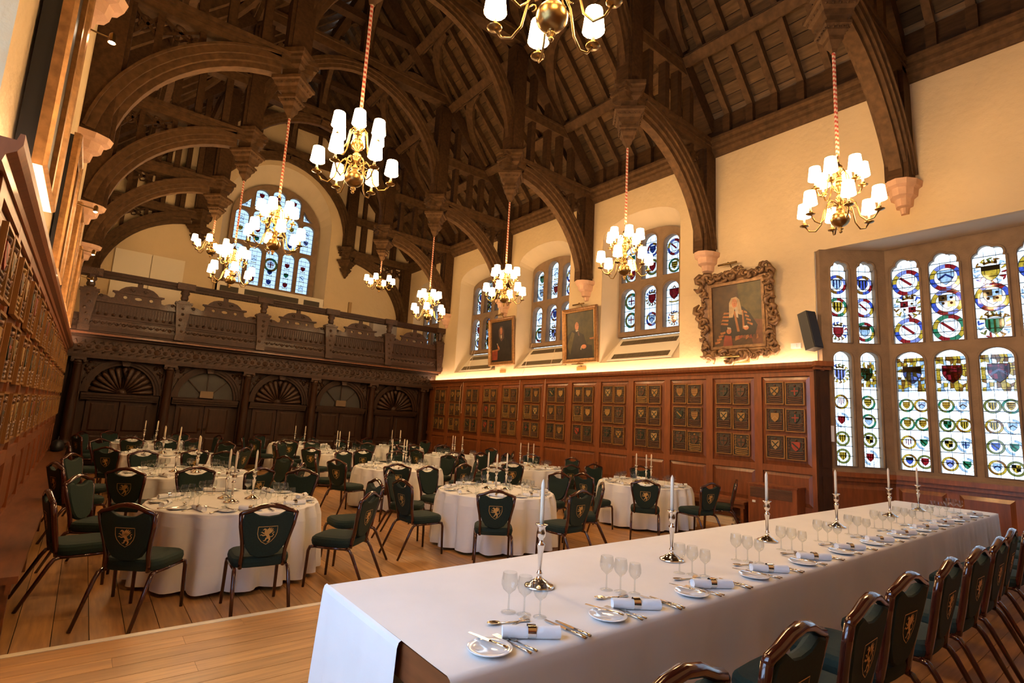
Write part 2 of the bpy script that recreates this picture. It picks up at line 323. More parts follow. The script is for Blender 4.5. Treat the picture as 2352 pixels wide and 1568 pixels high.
# ================================================================ trusses
def bez(p0, p1, p2, p3, n=14): return [tuple((1-t)**3*a+3*(1-t)**2*t*b+3*(1-t)*t*t*c+t**3*d for a, b, c, d in zip(p0, p1, p2, p3)) for t in [i/n for i in range(n+1)]]
def off(pts, d):
    o = []
    for i, p in enumerate(pts):
        a = pts[max(0, i-1)]; b = pts[min(len(pts)-1, i+1)]; v = Vector((b[0]-a[0], b[1]-a[1])).normalized(); o.append((p[0]-v.y*d, p[1]+v.x*d))
    return o
def make_truss(low, endwall=False):
    t = thing('roof_truss', '', 'roof truss', (XC, 0, 0))
    W = .17
    for sd in (1, -1):
        fx = lambda pts: [(sd*a, b) for a, b in pts]
        H = HALF
        MB().box(*sorted((sd*(H-.36), sd*H)), -W, W, low, 8.3).box(*sorted((sd*(H-.42), sd*H)), -.10, .10, low, 8.3).build('wall_post', 'oak_roof', t)
        hb = MB().box(*sorted((sd*2.36, sd*H)), -W, W, 8.03, 8.3)
        for a, z0, z1 in ((.21, 8.22, 8.3), (.19, 8.13, 8.17)): hb.box(*sorted((sd*2.3, sd*H)), -a, a, z0, z1)
        hb.build('hammer_beam', 'oak_roof_light', t)
        # moulded cap on the beam's end, then the hanging pendant below it
        cp = MB()
        cp.lathe([(.22, 7.86), (.22, 8.04), (.30, 8.1), (.31, 8.18), (.37, 8.22), (.37, 8.27), (.42, 8.29), (.42, 8.38), (.25, 8.38)], 4, 0, Matrix.Translation((sd*2.64, 0, 0)), False)
        cp.build('beam_cap', 'oak_roof_light', t)
        pd = MB(); q = 1.414
        pd.lathe([(.04, 7.12), (.055, 7.17), (.13, 7.27), (.14, 7.33), (.20, 7.39), (.21, 7.44), (.25, 7.46), (.25, 7.50), (.19, 7.51), (.19, 7.56), (.26, 7.58), (.28, 7.66), (.33, 7.70), (.36, 7.76), (.40, 7.78), (.40, 7.84), (.22, 7.86)], 4, 0, Matrix.Translation((sd*2.64, 0, 0)), False)
        for e in range(4):
            for k in range(5):
                for rr_, zz, s_ in ((.335, 7.72, .026), (.22, 7.42, .018)):
                    c0, c1 = e*PI/2, (e+1)*PI/2; tt = (k+.5)/5; pd.lathe([(0, -s_), (s_, 0), (0, s_)], 6, 0, Matrix.Translation((sd*2.64+rr_*(math.cos(c0)*(1-tt)+math.cos(c1)*tt), rr_*(math.sin(c0)*(1-tt)+math.sin(c1)*tt), zz)))
        pd.build('pendant', 'oak_roof_light', t)
        # lower arched brace: three stepped orders
        inn = bez((H-.38, low+.02), (H-.52, 6.75), (H-1.45, 7.72), (2.9, 7.86))
        br = MB()
        for d0, d1, hw in ((0, .10, .09), (.10, .2, .15), (.2, .32, .19), (.32, .36, .22)):
            br.band(fx(off(inn, -d0)), fx(off(inn, -d1)), -hw, hw, 'y')
        br.build('arch_brace', 'oak_roof_light', t)
        sp = MB()
        for xx, z0 in ((H-.75, 6.95), (H-1.35, 7.6)): sp.box(sd*xx-.05, sd*xx+.05, -.06, .06, z0, 8.05)
        sp.bar((sd*(H-.4), 0, 7.55), (sd*(H-.75), 0, 8.02), .05, .05, (0, 1, 0)); sp.bar((sd*(H-.75), 0, 7.62), (sd*(H-.4), 0, 8.0), .05, .05, (0, 1, 0))
        sp.bar((sd*(H-.75), 0, 7.7), (sd*(H-1.3), 0, 8.02), .05, .05, (0, 1, 0)); sp.bar((sd*(H-1.35), 0, 7.7), (sd*(H-.8), 0, 8.0), .05, .05, (0, 1, 0))
        for cx, cz in ((H-.57, 7.8), (H-1.05, 7.86)):
            sp.tube([(sd*cx+.12*math.cos(a*PI/6)*(1+.25*math.cos(a*PI/2)), 0, cz+.12*math.sin(a*PI/6)*(1+.25*math.cos(a*PI/2))) for a in range(12)], .022, 5, 0, True, up=(0, 1, 0))
        sp.build('spandrel_tracery', 'oak_roof', t)
        hp = MB().box(*sorted((sd*2.43, sd*2.86)), -.15, .15, 8.36, 11.3).box(*sorted((sd*2.5, sd*2.79)), -.18, .18, 8.36, 11.1); hp.build('hammer_post', 'oak_roof', t)
        pa = MB(); a0, b0, a1, b1 = H, 8.70, .0, 8.70+1.04*H
        pa.bar((sd*a0, 0, b0-.08), (sd*a1, 0, b1-.08), .3, .34, (0, 0, 1)); pa.build('principal_rafter', 'oak_roof', t)
        MB().bar((sd*2.8, 0, 9.62), (sd*(H-1.05), 0, 9.62), .26, .26).bar((sd*2.8, 0, 9.72), (sd*(H-1.05), 0, 9.72), .32, .06).build('strut_beam', 'oak_roof_light', t)
        for xx, z1 in ((3.22, 10.95), (3.78, 10.4), (4.22, 9.95), (4.68, 9.45)):
            MB().box(sd*xx-.07, sd*xx+.07, -.09, .09, 8.3, z1).build('stud', 'oak_roof', t)
        # upper arch, springing from the hammer post
        ia = bez((2.45, 8.55), (2.42, 10.0), (1.35, 11.1), (0, 11.22), 12); ua = MB()
        for d0, d1, hw in ((0, .09, .07), (.09, .18, .12), (.18, .28, .16)):
            ua.band(fx(off(ia, -d0)), fx(off(ia, -d1)), -hw, hw, 'y')
        ua.build('upper_arch', 'oak_roof_light', t)
    co_ = MB().box(-3.05, 3.05, -.16, .16, 11.42, 11.72).box(-3.0, 3.0, -.2, .2, 11.64, 11.72); co_.build('collar_beam', 'oak_roof_light', t)
    kp = MB().box(-.15, .15, -.15, .15, 11.5, 14.2).box(-1.75, 1.75, -.13, .13, 12.75, 12.95); kp.build('king_post', 'oak_roof', t)
    for e in (-1, 1):
        MB().band(*[[(e*(.12+a), b) for a, b in off(bez((0, 11.8), (.1, 12.6), (.5, 13.4), (1.3, 13.6), 8), d)] for d in (0, .16)], -.07, .07, 'x').build('ridge_brace', 'oak_roof_light', t)
    return t
TN = ['roof truss nearest the head table', 'second hammerbeam roof truss from the head table', 'third hammerbeam roof truss, halfway down the hall', 'fourth hammerbeam roof truss, before the gallery', 'fifth hammerbeam roof truss, over the gallery front']
t0 = make_truss(6.1); t0.location.y = TY[0]; t0['label'] = 'dark oak hammerbeam '+TN[0]; t0['group'] = 'hammerbeam roof trusses'
t1 = make_truss(5.66); t1.location.y = TY[1]; t1['label'] = 'dark oak '+TN[1]; t1['group'] = 'hammerbeam roof trusses'
for i in (2, 3, 4): copytree(t1, (XC, TY[i], 0), 0, 'dark oak '+TN[i])
te = copytree(t1, (XC, YE-.12, 0), 0, 'half-timbered end truss set against the gallery gable wall')
for sd in (1, -1):   # studs and rails framing the gable plaster
    for xx, z0, z1 in ((3.35, 7.95, 9.5), (3.95, 7.95, 9.5), (4.6, 7.95, 9.5), (2.2, 11.7, 12.6), (1.1, 11.7, 13.4)):
        MB().box(sd*xx-.07, sd*xx+.07, .02, .11, z0, z1).build('stud', 'oak_roof', te)
# ---------------------------------------------------------------- stone corbels under the wall posts
def corbel():
    c = MB(); q = [(0, -.52), (.07, -.52), (.09, -.42), (.15, -.40), (.17, -.28), (.24, -.24), (.26, -.12), (.32, -.09), (.34, 0), (0, 0)]
    n = 7
    vs = [(r*math.sin(PI*i/(n-1))*1.25, r*-math.cos(PI*i/(n-1))*.8, z) for r, z in q for i in range(n)]
    c.add(vs, [(k*n+i, k*n+i+1, (k+1)*n+i+1, (k+1)*n+i) for k in range(len(q)-1) for i in range(n-1)]); return c
cm = corbel().mesh('stone_corbel', 'stone_pink')
for i, y in enumerate(TY):
    for sd, x in ((-1, XR), (1, XL)):
        o = obj('stone_corbel', cm, None, (x, y, 6.1 if i == 0 else 5.66), 0 if sd == 1 else PI)
        T(o, f'carved stone corbel on the {"left" if sd == 1 else "right"} wall under the {ORD[i]} roof truss', 'corbel', 'stone corbels')
# ================================================================ stained glass
GN = list(GL)+['lead']; GI = {k: i for i, k in enumerate(GN)}
def charge(mb, cx, top, w, h, y, kind, c1, c2):
    sp = shieldpoly(cx, top, w, h); G = GI
    mb.prism([(cx+(a-cx)*1.08, top-h/2+(b-top+h/2)*1.08) for a, b in sp], y, y+.002, 'y', m=G['lead'], sides=False, holes=[sp])
    mb.add([(a, y, b) for a, b in sp], [tuple(range(len(sp)))], G[c1]); y -= .004
    rb = lambda pts, wd, c=c2: mb.ribbon(pts, wd, y, G[c])
    l, r_, m_ = cx-w*.46, cx+w*.46, top-h*.45
    if kind == 'chevron': rb([(l, top-h*.6), (cx, top-h*.3), (r_, top-h*.6)], h*.14)
    elif kind == 'cross': rb([(cx, top-h*.05), (cx, top-h*.92)], w*.16); rb([(l, m_), (r_, m_)], w*.16)
    elif kind == 'bend': rb([(l, top-h*.08), (cx+w*.3, top-h*.72)], w*.2)
    elif kind == 'saltire': rb([(l, top-h*.05), (cx+w*.3, top-h*.75)], w*.16); rb([(r_, top-h*.05), (cx-w*.3, top-h*.75)], w*.16)
    elif kind == 'bars':
        for q in (.15, .42, .66): rb([(cx-w*(.48-.25*(q > .6)), top-h*q), (cx+w*(.48-.25*(q > .6)), top-h*q)], h*.12)
    elif kind == 'pales':
        for q in (-.3, 0, .3): rb([(cx+w*q, top-h*.03), (cx+w*q, top-h*(.7 if q else .9))], w*.13)
    elif kind == 'quarter':
        for a, b in ((cx-w*.5, top), (cx, top-h*.42)): mb.add([(a, y, b), (a+w*.5, y, b), (a+w*.5, y, b-h*.42), (a+w*(.0 if b == top else .0), y, b-h*.42)], [(0, 1, 2, 3)], G[c2])
        for k in range(4): mb.lathe([(w*.1, 0), (0, .001)], 8, G['g_yellow' if c2 != 'g_yellow' else 'g_red'], Matrix.Translation((cx+(-.25, .25)[k % 2]*w, y-.002, top-h*(.2, .2, .58, .58)[k])) @ Matrix.Rotation(H90, 4, 'X'))
    elif kind == 'chief': mb.add([(cx-w*.5, y, top), (cx+w*.5, y, top), (cx+w*.5, y, top-h*.3), (cx-w*.5, y, top-h*.3)], [(0, 1, 2, 3)], G[c2])
def medallion(style, rnd):
    mb = MB(); G = GI; rc = rnd.choice
    kinds = ['chevron', 'cross', 'bend', 'saltire', 'bars', 'pales', 'quarter', 'chief']
    fields = [('g_white', 'g_black'), ('g_red', 'g_yellow'), ('g_blue', 'g_yellow'), ('g_white', 'g_red'), ('g_yellow', 'g_black'), ('g_lilac', 'g_amber'), ('g_green', 'g_yellow'), ('g_red', 'g_white'), ('g_yellow', 'g_red'), ('g_pale', 'g_blue'), ('g_white', 'g_lilac'), ('g_pale', 'g_amber')]
    c1, c2 = rc(fields); n = 24
    ring = lambda ro, ri, cols, y=0: [mb.add([(ro*math.cos(a), y, ro*math.sin(a)*1.05), (ro*math.cos(b), y, ro*math.sin(b)*1.05), (ri*math.cos(b), y, ri*math.sin(b)*1.05), (ri*math.cos(a), y, ri*math.sin(a)*1.05)], [(0, 1, 2, 3)], G[cols[(i*len(cols)//n) if len(cols) > n else i//max(1, n//len(cols)//2) % len(cols)]]) for i in range(n) for a, b in [(2*PI*i/n, 2*PI*(i+1)/n)]]
    if style == 0:      # wreathed roundel
        ring(.5, .36, rc([['g_green', 'g_red', 'g_green', 'g_yellow'], ['g_blue', 'g_red', 'g_lilac', 'g_yellow'], ['g_lilac', 'g_amber', 'g_blue', 'g_red'], ['g_olive', 'g_green', 'g_amber', 'g_olive']]))
        ring(.515, .495, ['lead'], -.003); ring(.365, .35, ['lead'], -.003); charge(mb, 0, .28, .5, .56, -.002, rc(kinds), c1, c2)
    elif style == 1:    # small pale roundel
        ring(.5, .37, rc([['g_olive'], ['g_pale', 'g_white'], ['g_olive', 'g_green'], ['g_amber', 'g_yellow']])); ring(.51, .488, ['lead'], -.003); ring(.372, .355, ['lead'], -.003)
        charge(mb, 0, .27, .46, .54, -.002, rc(kinds), c1, c2)
    elif style == 2:    # crowned achievement with mantling
        for k in range(14):
            a = k*PI/7+.2; x, z = .4*math.cos(a), .42*math.sin(a); c = rc(['g_amber', 'g_yellow', 'g_red', 'g_pale', 'g_amber', 'g_blue', 'g_olive'])
            mb.ribbon([(x*.75, z*.75), (x+.09*math.cos(a+1), z+.09*math.sin(a+1)), (x*1.15, z*1.15), (x*1.1+.08*math.cos(a-1), z*1.1+.08*math.sin(a-1))], [.05, .1, .08, .02], 0, G[c])
            mb.ribbon([(x*.7, z*.7), (x*1.2, z*1.2)], .012, -.003, G['lead'])
        charge(mb, 0, .2, .5, .56, -.004, rc(kinds), c1, c2)
        mb.ribbon([(-.2, .3), (0, .34), (.2, .3)], .09, -.002, G['g_amber'])
        for x in (-.16, -.05, .06, .17): mb.ribbon([(x, .34), (x, .46)], [.07, .01], -.002, G['g_yellow'])
    else:               # plain shield, crest and scroll
        charge(mb, 0, .3, .6, .62, -.002, rc(kinds), c1, c2); mb.ribbon([(-.35, -.42), (-.15, -.47), (.15, -.47), (.35, -.42)], .08, 0, G['g_yellow']); mb.ribbon([(-.1, .34), (0, .46), (.1, .34)], .08, 0, G['g_amber'])
    if style == 4:
        mb = MB(); n = 9; J = [[((i/n-.5)+(R(-.35, .35)/n if 0 < i < n else 0), (j/n-.5)+(R(-.35, .35)/n if 0 < j < n else 0)) for i in range(n+1)] for j in range(n+1)]
        pal = rc([['g_amber', 'g_pale', 'g_olive', 'g_white', 'g_amber', 'g_black', 'g_yellow'], ['g_pale', 'g_white', 'g_yellow', 'g_pale', 'g_amber', 'g_lilac'], ['g_yellow', 'g_white', 'g_amber', 'g_yellow', 'g_pale', 'g_white']])
        for j in range(n):
            for i in range(n):
                a, b, c, d = J[j][i], J[j][i+1], J[j+1][i+1], J[j+1][i]; mb.add([(p[0]*.94, 0, p[1]*1.3) for p in (a, b, c, d)], [(0, 1, 2, 3)], G[rc(pal)])
                mb.ribbon([(a[0]*.94, a[1]*1.3), (b[0]*.94, b[1]*1.3)], .012, -.002, G['lead']); mb.ribbon([(a[0]*.94, a[1]*1.3), (d[0]*.94, d[1]*1.3)], .012, -.002, G['lead'])
        charge(mb, 0, .3, .56, .64, -.004, rc(kinds), c1, c2)
    return mb.mesh('heraldic_roundel', GN)
_r = random.Random(5)
MED = [[medallion(s, _r) for _ in range(n)] for s, n in ((0, 16), (1, 24), (2, 10), (3, 9), (4, 8))]
def foil(x0, x1, z0, z1):   # cusped light head
    w = x1-x0; c = (x0+x1)/2; zs = z1-w*.5; P = [(x0, z0), (x1, z0), (x1, zs)]
    for i in range(1, 40):
        a = PI*i/40; k = .80+.2*abs(math.sin(2.5*a))**.8
        P.append((c+w*.5*k*math.cos(a), zs+w*.5*k*math.sin(a)))
    return P+[(x0, zs)]
def rnd_head(x0, x1, z0, z1): w = x1-x0; return [(x0, z0), (x1, z0)]+arc((x0+x1)/2, z1-w*.42, w/2, w*.42, 0, PI, 12)
WN = [0]
def window(loc, rot, outline, lights, label, stone='stone', depth=.16, meds=None, bars=.21, lead=.005, glass='g_side'):
    WN[0] += 1
    e = S(obj(f'window_{WN[0]}', None, None, loc, rot), label)
    MB().prism(outline, -depth, depth*.2, 'y', [l for l in lights]).build('stone_mullions', stone, e)
    hood = MB()
    for l in lights:      # raised moulding round each light
        k = len(l); cx = sum(p[0] for p in l)/k; cz = sum(p[1] for p in l)/k
        hood.tube([(a, -depth, b) for a, b in l], .022, 5, 0, True, up=(0, 1, 0))
    hood.build('light_moulding', stone, e)
    for li, l in enumerate(lights):
        x0, x1 = min(p[0] for p in l), max(p[0] for p in l); z0, z1 = min(p[1] for p in l), max(p[1] for p in l)
        MB().add([(a, 0, b) for a, b in l], [tuple(range(len(l)))]).build('pane', glass, e)
        ld = MB(); n = max(1, round((z1-z0)/bars)); hgt = lambda x: z1
        for i in range(1, n):
            z = z0+(z1-z0)*i/n; xs = [x0, x1]
            hit = []
            for (a, b), (c, d) in zip(l, l[1:]+l[:1]):
                if (b-z)*(d-z) < 0: hit.append(a+(c-a)*(z-b)/(d-b))
            if len(hit) >= 2: ld.box(min(hit), max(hit), -.012, -.004, z-lead, z+lead)
        for q in (1/3, 2/3):
            x = x0+(x1-x0)*q; ld.box(x-lead*.5, x+lead*.5, -.010, -.005, z0, z1-(x1-x0)*.2)
        ld.build('leading', 'lead', e)['kind'] = 'stuff'
        for (s, fx, fz, size) in (meds(li, x1-x0, z1-z0) if meds else []):
            o = obj('heraldic_roundel', _r.choice(MED[s]), e, (x0+(x1-x0)*fx, -.016, z0+(z1-z0)*fz)); o.scale = (size, 1, size)
    return e
# ---- three-light windows along the right wall, in splayed recesses with sloping grilled sills
def wmeds(li, w, h):
    if _r.random() < .16: return [(4, .5, .25, w), (4, .5, .72, w)]
    return [(_r.choice([0, 2, 3]), .5, _r.uniform(.62, .74), w*_r.uniform(.7, .95)), (_r.choice([0, 1, 2]), .5, _r.uniform(.2, .34), w*_r.uniform(.7, .95))]
WL = ['stained glass window nearest the large gilt portrait', 'stained glass window between the two smaller portraits', 'stained glass window left of the leftmost portrait', 'stained glass window beside the gallery']
for wi, (yc, hw) in enumerate(WIN):
    iw = .98; zb, zt, zs = 4.12, 6.85, 6.6
    inner = [(yc-iw, zb), (yc+iw, zb), (yc+iw, zs)]+arc(yc, zs, iw, .3, 0, PI, 12)[1:-1]+[(yc-iw, zs)]
    o_ = wopen(yc, hw)
    rv = MB(); a = [(XR+.02, p, q) for p, q in o_]; b = [(11.06, p, q) for p, q in inner]
    rv.loft(a, b); rv.build(f'trim_{10+wi}', 'plaster_reveal')['kind'] = 'structure'
    # sloping grille board on the sill
    g = thing('sill_grille', f'sloping pale sill with two dark ventilation grilles under the {ORD[wi]} side window from the bay', 'grille', (XR, yc, 3.4), 0, 'grilled window sills')
    sx, sz = .6, .68; ln = math.hypot(sx, sz); dx, dz = sx/ln, sz/ln
    P = lambda s, y, n: (dx*s-dz*n, y, dz*s+dx*n)
    q = lambda mb, s0, s1, y0, y1, n0, n1: mb.add([P(s, y, n) for n in (n0, n1) for s, y in ((s0, y0), (s1, y0), (s1, y1), (s0, y1))], [(0, 1, 2, 3), (7, 6, 5, 4), (0, 4, 5, 1), (1, 5, 6, 2), (2, 6, 7, 3), (3, 7, 4, 0)])
    q(MB(), .04, .88, -.98, .98, .0, .02).build('sill_board', 'white_board', g)
    for s0 in (.1, .62):
        q(MB(), s0, s0+.17, -.86, .86, .02, .024).build('grille_recess', 'grille_dark', g)  # dark plate on the board paints the shade behind the bars
        gm = MB(); n = 44
        for k in range(n): y = -.86+1.72*(k+.5)/n; q(gm, s0, s0+.17, y-.008, y+.008, .024, .034)
        gm.build('grille_bars', 'grille', g)['kind'] = 'stuff'
    L = []; lw = .49; pit = .66
    ol = [(-iw, zb), (iw, zb), (iw, zs)]+arc(0, zs, iw, .3, 0, PI, 12)[1:-1]+[(-iw, zs)]
    for k in (-1, 0, 1):
        L.append(rnd_head(k*pit-lw/2, k*pit+lw/2, 4.24, 5.42)); L.append(rnd_head(k*pit-lw/2, k*pit+lw/2, 5.58, 6.62 if k else 6.8))
    window((11.02, yc, 0), -H90, ol, L, 'leaded '+WL[wi], meds=wmeds)
# ---- great gallery window
iw, zs = 1.62, 8.85
ol = [(-iw, 6.15), (iw, 6.15), (iw, zs)]+arc(0, zs, iw, 1.5, 0, PI, 20)[1:-1]+[(-iw, zs)]
oi = [(XC+a, YE+.62, b) for a, b in ol]
oo = [(XC-1.95, 5.85), (XC+1.95, 5.85), (XC+1.95, 8.95)]+arc(XC, 8.95, 1.95, 2.08, 0, PI, 20)[1:-1]+[(XC-1.95, 8.95)]
MB().loft([(a, YE+.02, b) for a, b in oo], oi).build('trim_20', 'plaster_reveal')['kind'] = 'structure'
L = []
for k in range(5):
    x0 = -1.5+k*.606; x1 = x0+.5; L += [rnd_head(x0, x1, 6.28, 7.78), rnd_head(x0, x1, 7.9, 9.1 if k in (0, 4) else 9.2)]
    z1 = 8.85+1.42*math.sqrt(max(0, 1-((x0+x1)/2/1.62)**2)); 
    if k in (1, 2, 3): L.append(rnd_head(x0, x1, 9.3, z1-.1))
    else: L.append([(x0 if k else x0+.1, 9.2), (x1 if k < 4 else x1-.1, 9.2)]+([(x1, 9.62), (x0+.34, 9.42)] if k == 0 else [(x1-.34, 9.42), (x0, 9.62)]))
def gmeds(li, w, h): return [(3, .5, f, .27) for f in ((.16, .42, .68) if h > 1.2 else (.4, .7))]+([(0, .5, .62, .5)] if li == 6 else [])
window((XC, YE+.6, 0), 0, ol, L, 'large arched stained glass window above the gallery', meds=gmeds, bars=.16, lead=.006, glass='g_gallery')
g = thing('sill_grille', 'pale boxed sill with long grilles below the gallery window', 'grille', (XC, YE-.1, 5.6))
MB().box(-1.9, 1.9, 0, .6, 0, .5).build('sill_board', 'white_board', g)
for a, b in ((-1.75, -1.15), (-.95, .95), (1.15, 1.75)): MB().box(a, b, -.006, .0, .16, .36).build('grille_recess', 'grille_dark', g)  # dark plates on the sill face paint the shaded openings
# ---- canted bay window beside the dais
BX, BY = 11.3, 3.2
cant = math.atan2(BY-4.04, BX-XR-.02); cl = math.hypot(BX-XR-.02, BY-4.04)
def bmeds_top(li, w, h): return [(_r.choice([0, 2, 0]), .5, f, w*.92) for f in (.76, .5, .18)] if li % 2 == 1 else []
def bmeds(li, w, h):
    if li % 2: return [(_r.choice([0, 2, 0]), .5, f, w*.98) for f in (.72, .44, .15)]
    base = [(_r.choice([4, 4, 2]), .5, .80, w*1.0)]
    if w > .4: return base+[(1, a, f, w*.49) for f in (.54, .385, .23, .075) for a in (.26, .74)]
    return base+[(1, .5, f, w*.72) for f in (.55, .39, .23, .08)]
def tiers(xs): return [p for x0, x1 in xs for p in (rnd_head(x0, x1, 1.30, 3.36), foil(x0, x1, 3.50, 5.06))]
a_ = (.17, .52, .63, .98)
window((XR+.02, 4.04, 0), cant, rect(0, cl, 1.22, 5.26), tiers([(a_[0], a_[1]), (a_[2], a_[3])]), 'narrow canted stained glass side window of the bay', meds=bmeds, bars=.17, depth=.13, lead=.006, glass='g_bay')
xs = []; x = .12
for k in range(7): xs.append((x, x+.455)); x += .455+(.10 if k % 2 == 0 else .13)
bl = x+.02
window((BX, BY, 0), -H90, rect(0, bl, 1.22, 5.26), tiers(xs), 'wide stained glass bay window beside the dais', meds=bmeds, bars=.17, depth=.13, lead=.006, glass='g_bay')
by2 = BY-bl
window((BX, by2, 0), PI-cant, rect(0, cl, 1.22, 5.26), tiers([(a_[0], a_[1]), (a_[2], a_[3])]), 'canted stained glass side window of the bay nearest the camera', meds=bmeds, bars=.17, depth=.13, lead=.006, glass='g_bay')
BP = [(XR, 4.06), (BX, BY), (BX, by2), (XR, by2-.86)]
wb_ = MB()
for (p, q) in zip(BP, BP[1:]):
    d = Vector((q[0]-p[0], q[1]-p[1])); n = Vector((-d.y, d.x)).normalized()*.16
    wb_.prism([p, q, (q[0]+n.x, q[1]+n.y), (p[0]+n.x, p[1]+n.y)], 0, 1.22, 'z')
S(wb_.build('wall_bay', 'plaster_reveal'))
S(MB().prism([(XR+.1, 4.2), (BX+.3, BY+.2), (BX+.3, by2-.2), (XR+.1, by2-1)], 5.262, 5.4, 'z').build('ceiling_bay', 'plaster_reveal'), 'flat soffit of the bay recess')
S(MB().prism([(YB, 0), (by2-.8, 0), (by2-.8, 5.3), (YB, 5.3)], XR, XR+.1, 'x').build('wall_right_near', 'plaster'))
sl = MB()
for (p, q), ry in zip(zip(BP, BP[1:]), (0, 0, 0)):
    d = Vector((q[0]-p[0], q[1]-p[1])); n = Vector((-d.y, d.x)).normalized()*-.2
    sl.prism([p, q, (q[0]+n.x, q[1]+n.y), (p[0]+n.x, p[1]+n.y)], 1.20, 1.25, 'z')
S(sl.build('trim_21', 'stone'), 'stone sill of the bay window')
# wainscot under the bay window: rails and raised panels
wn = S(obj('wall_bay_wainscot', None), 'low oak wainscot under the bay window')
for (p, q) in zip(BP, BP[1:]):
    d = Vector((q[0]-p[0], q[1]-p[1])); l = d.length; an = math.atan2(d.y, d.x)
    X = Matrix.Translation((p[0], p[1], 0)) @ Matrix.Rotation(an, 4, 'Z')
    MB().box(0, l, -.1, 0, .17, 1.20, X=X).build('wainscot_body', 'oak_panel', wn)
    MB().box(0, l, -.2, 0, 1.12, 1.20, X=X).box(0, l, -.16, 0, 1.05, 1.12, X=X).build('wainscot_rail', 'oak_panel', wn)
    n = max(1, round(l/.85))
    for k in range(n):
        x0, x1 = l*k/n+.08, l*(k+1)/n-.08; m = MB()
        m.loft([X @ Vector(v) for v in ((x0, -.1, .28), (x1, -.1, .28), (x1, -.1, .98), (x0, -.1, .98))], [X @ Vector(v) for v in ((x0+.06, -.13, .34), (x1-.06, -.13, .34), (x1-.06, -.13, .92), (x0+.06, -.13, .92))])
        m.add([X @ Vector(v) for v in ((x0+.06, -.13, .34), (x1-.06, -.13, .34), (x1-.06, -.13, .92), (x0+.06, -.13, .92))], [(0, 1, 2, 3)]); m.build('panel', 'oak_panel_field', wn)
# ---- matching bay recess on the left, behind the camera's shoulder
LB = -1.75
S(MB().prism([(XL-.1, 4.06), (XL-.1, 4.16), (LB-.2, 4.16), (LB-.2, 4.06)], 0, 5.4, 'z').build('wall_left_reveal', 'plaster_reveal'))
S(MB().prism([(XL, .5), (XL, .4), (LB-.2, .4), (LB-.2, .5)], 0, 5.4, 'z').build('wall_left_reveal_near', 'plaster_reveal'))
S(MB().box(LB-.2, XL-.1, .4, 4.16, 5.262, 5.4).box(LB-.2, XL, .4, 4.16, 0, .15).box(LB-.2, LB-.02, .4, 4.16, 0, 1.3).build('wall_left_bay', 'plaster_reveal'))
S(MB().prism([(YB, 0), (.5, 0), (.5, 5.3), (YB, 5.3)], XL-.1, XL, 'x').build('wall_left_near', 'plaster'))
window((LB, .45, 0), H90, rect(0, 3.65, 1.22, 5.3), tiers([(.1+k*.59, .64+k*.59) for k in range(6)]), 'stained glass bay window in the left wall out of view', meds=None, bars=.3, glass='g_left')
# ================================================================ dado panelling, cornice, cove light, plaques
STI = [4.07+1.04*k for k in range(14)]
def heraldic_plaque(k):
    rr = random.Random(100+k); cs = ['heraldry_red', 'heraldry_gold', 'heraldry_cream', 'heraldry_brown', 'heraldry_brown', 'heraldry_green']
    e = thing('armorial_plaque', '', 'plaque', (0, 0, 0))
    fr = MB(); w, h, b = .175, .215, .018
    for x0, x1, z0, z1 in ((-w, w, -h, -h+b), (-w, w, h-b, h), (-w, -w+b, -h, h), (w-b, w, -h, h)): fr.box(x0, x1, -.032, 0, z0, z1)
    fr.build('frame', 'plaque_gilt', e)
    MB().box(-w+b, w-b, -.012, 0, -h+b, h-b).build('board', 'plaque_board', e)
    sh = MB(); sp = shieldpoly(0, .12, .15, .17); sh.prism(sp, -.03, -.012, 'y', m=0)
    ch = rr.randrange(5); c2 = 1
    if ch == 0: sh.ribbon([(-.06, .0), (0, .06), (.06, .0)], .022, -.0315, c2)
    elif ch == 1: sh.ribbon([(0, .11), (0, -.03)], .022, -.0315, c2); sh.ribbon([(-.065, .05), (.065, .05)], .022, -.0315, c2)
    elif ch == 2:
        for z in (.1, .06, .02): sh.ribbon([(-.065, z), (.065, z)], .016, -.0315, c2)
    elif ch == 3: sh.ribbon([(-.065, .1), (.05, .0)], .025, -.0315, c2)
    else: sh.ribbon([(-.06, .1), (.05, -.01)], .02, -.0315, c2); sh.ribbon([(.06, .1), (-.05, -.01)], .02, -.0315, c2)
    a = rr.choice(cs); b2 = rr.choice([c for c in cs if c != a]); sh.build('shield', [a, b2], e)
    mt = MB(); tone = rr.choice(['heraldry_brown', 'heraldry_gold', 'heraldry_brown', 'heraldry_brown'])
    for sd in (-1, 1):
        for q in range(5):
            z = .16-q*.055; mt.tube([(sd*.095, -.015, z), (sd*(.125+.012*(q % 2)), -.02, z+.012), (sd*.13, -.017, z-.02), (sd*.108, -.016, z-.03)], [.005, .011, .01, .004], 5, up=(0, 1, 0))
    for q in range(4):
        z = -.065-q*.036; mt.tube([(-.13, -.014, z+.008), (-.06, -.02, z-.006), (.06, -.02, z-.006), (.13, -.014, z+.008)], .0115, 5, up=(0, 1, 0), flat=.8)
    mt.lathe([(0, 0), (.022, .008), (.026, .02), (.014, .034), (0, .04)], 8, 0, Matrix.Translation((0, -.016, .13)))
    mt.build('mantling', tone, e)['kind'] = 'stuff'; return e
PLQ = [heraldic_plaque(k) for k in range(10)]; used = set()
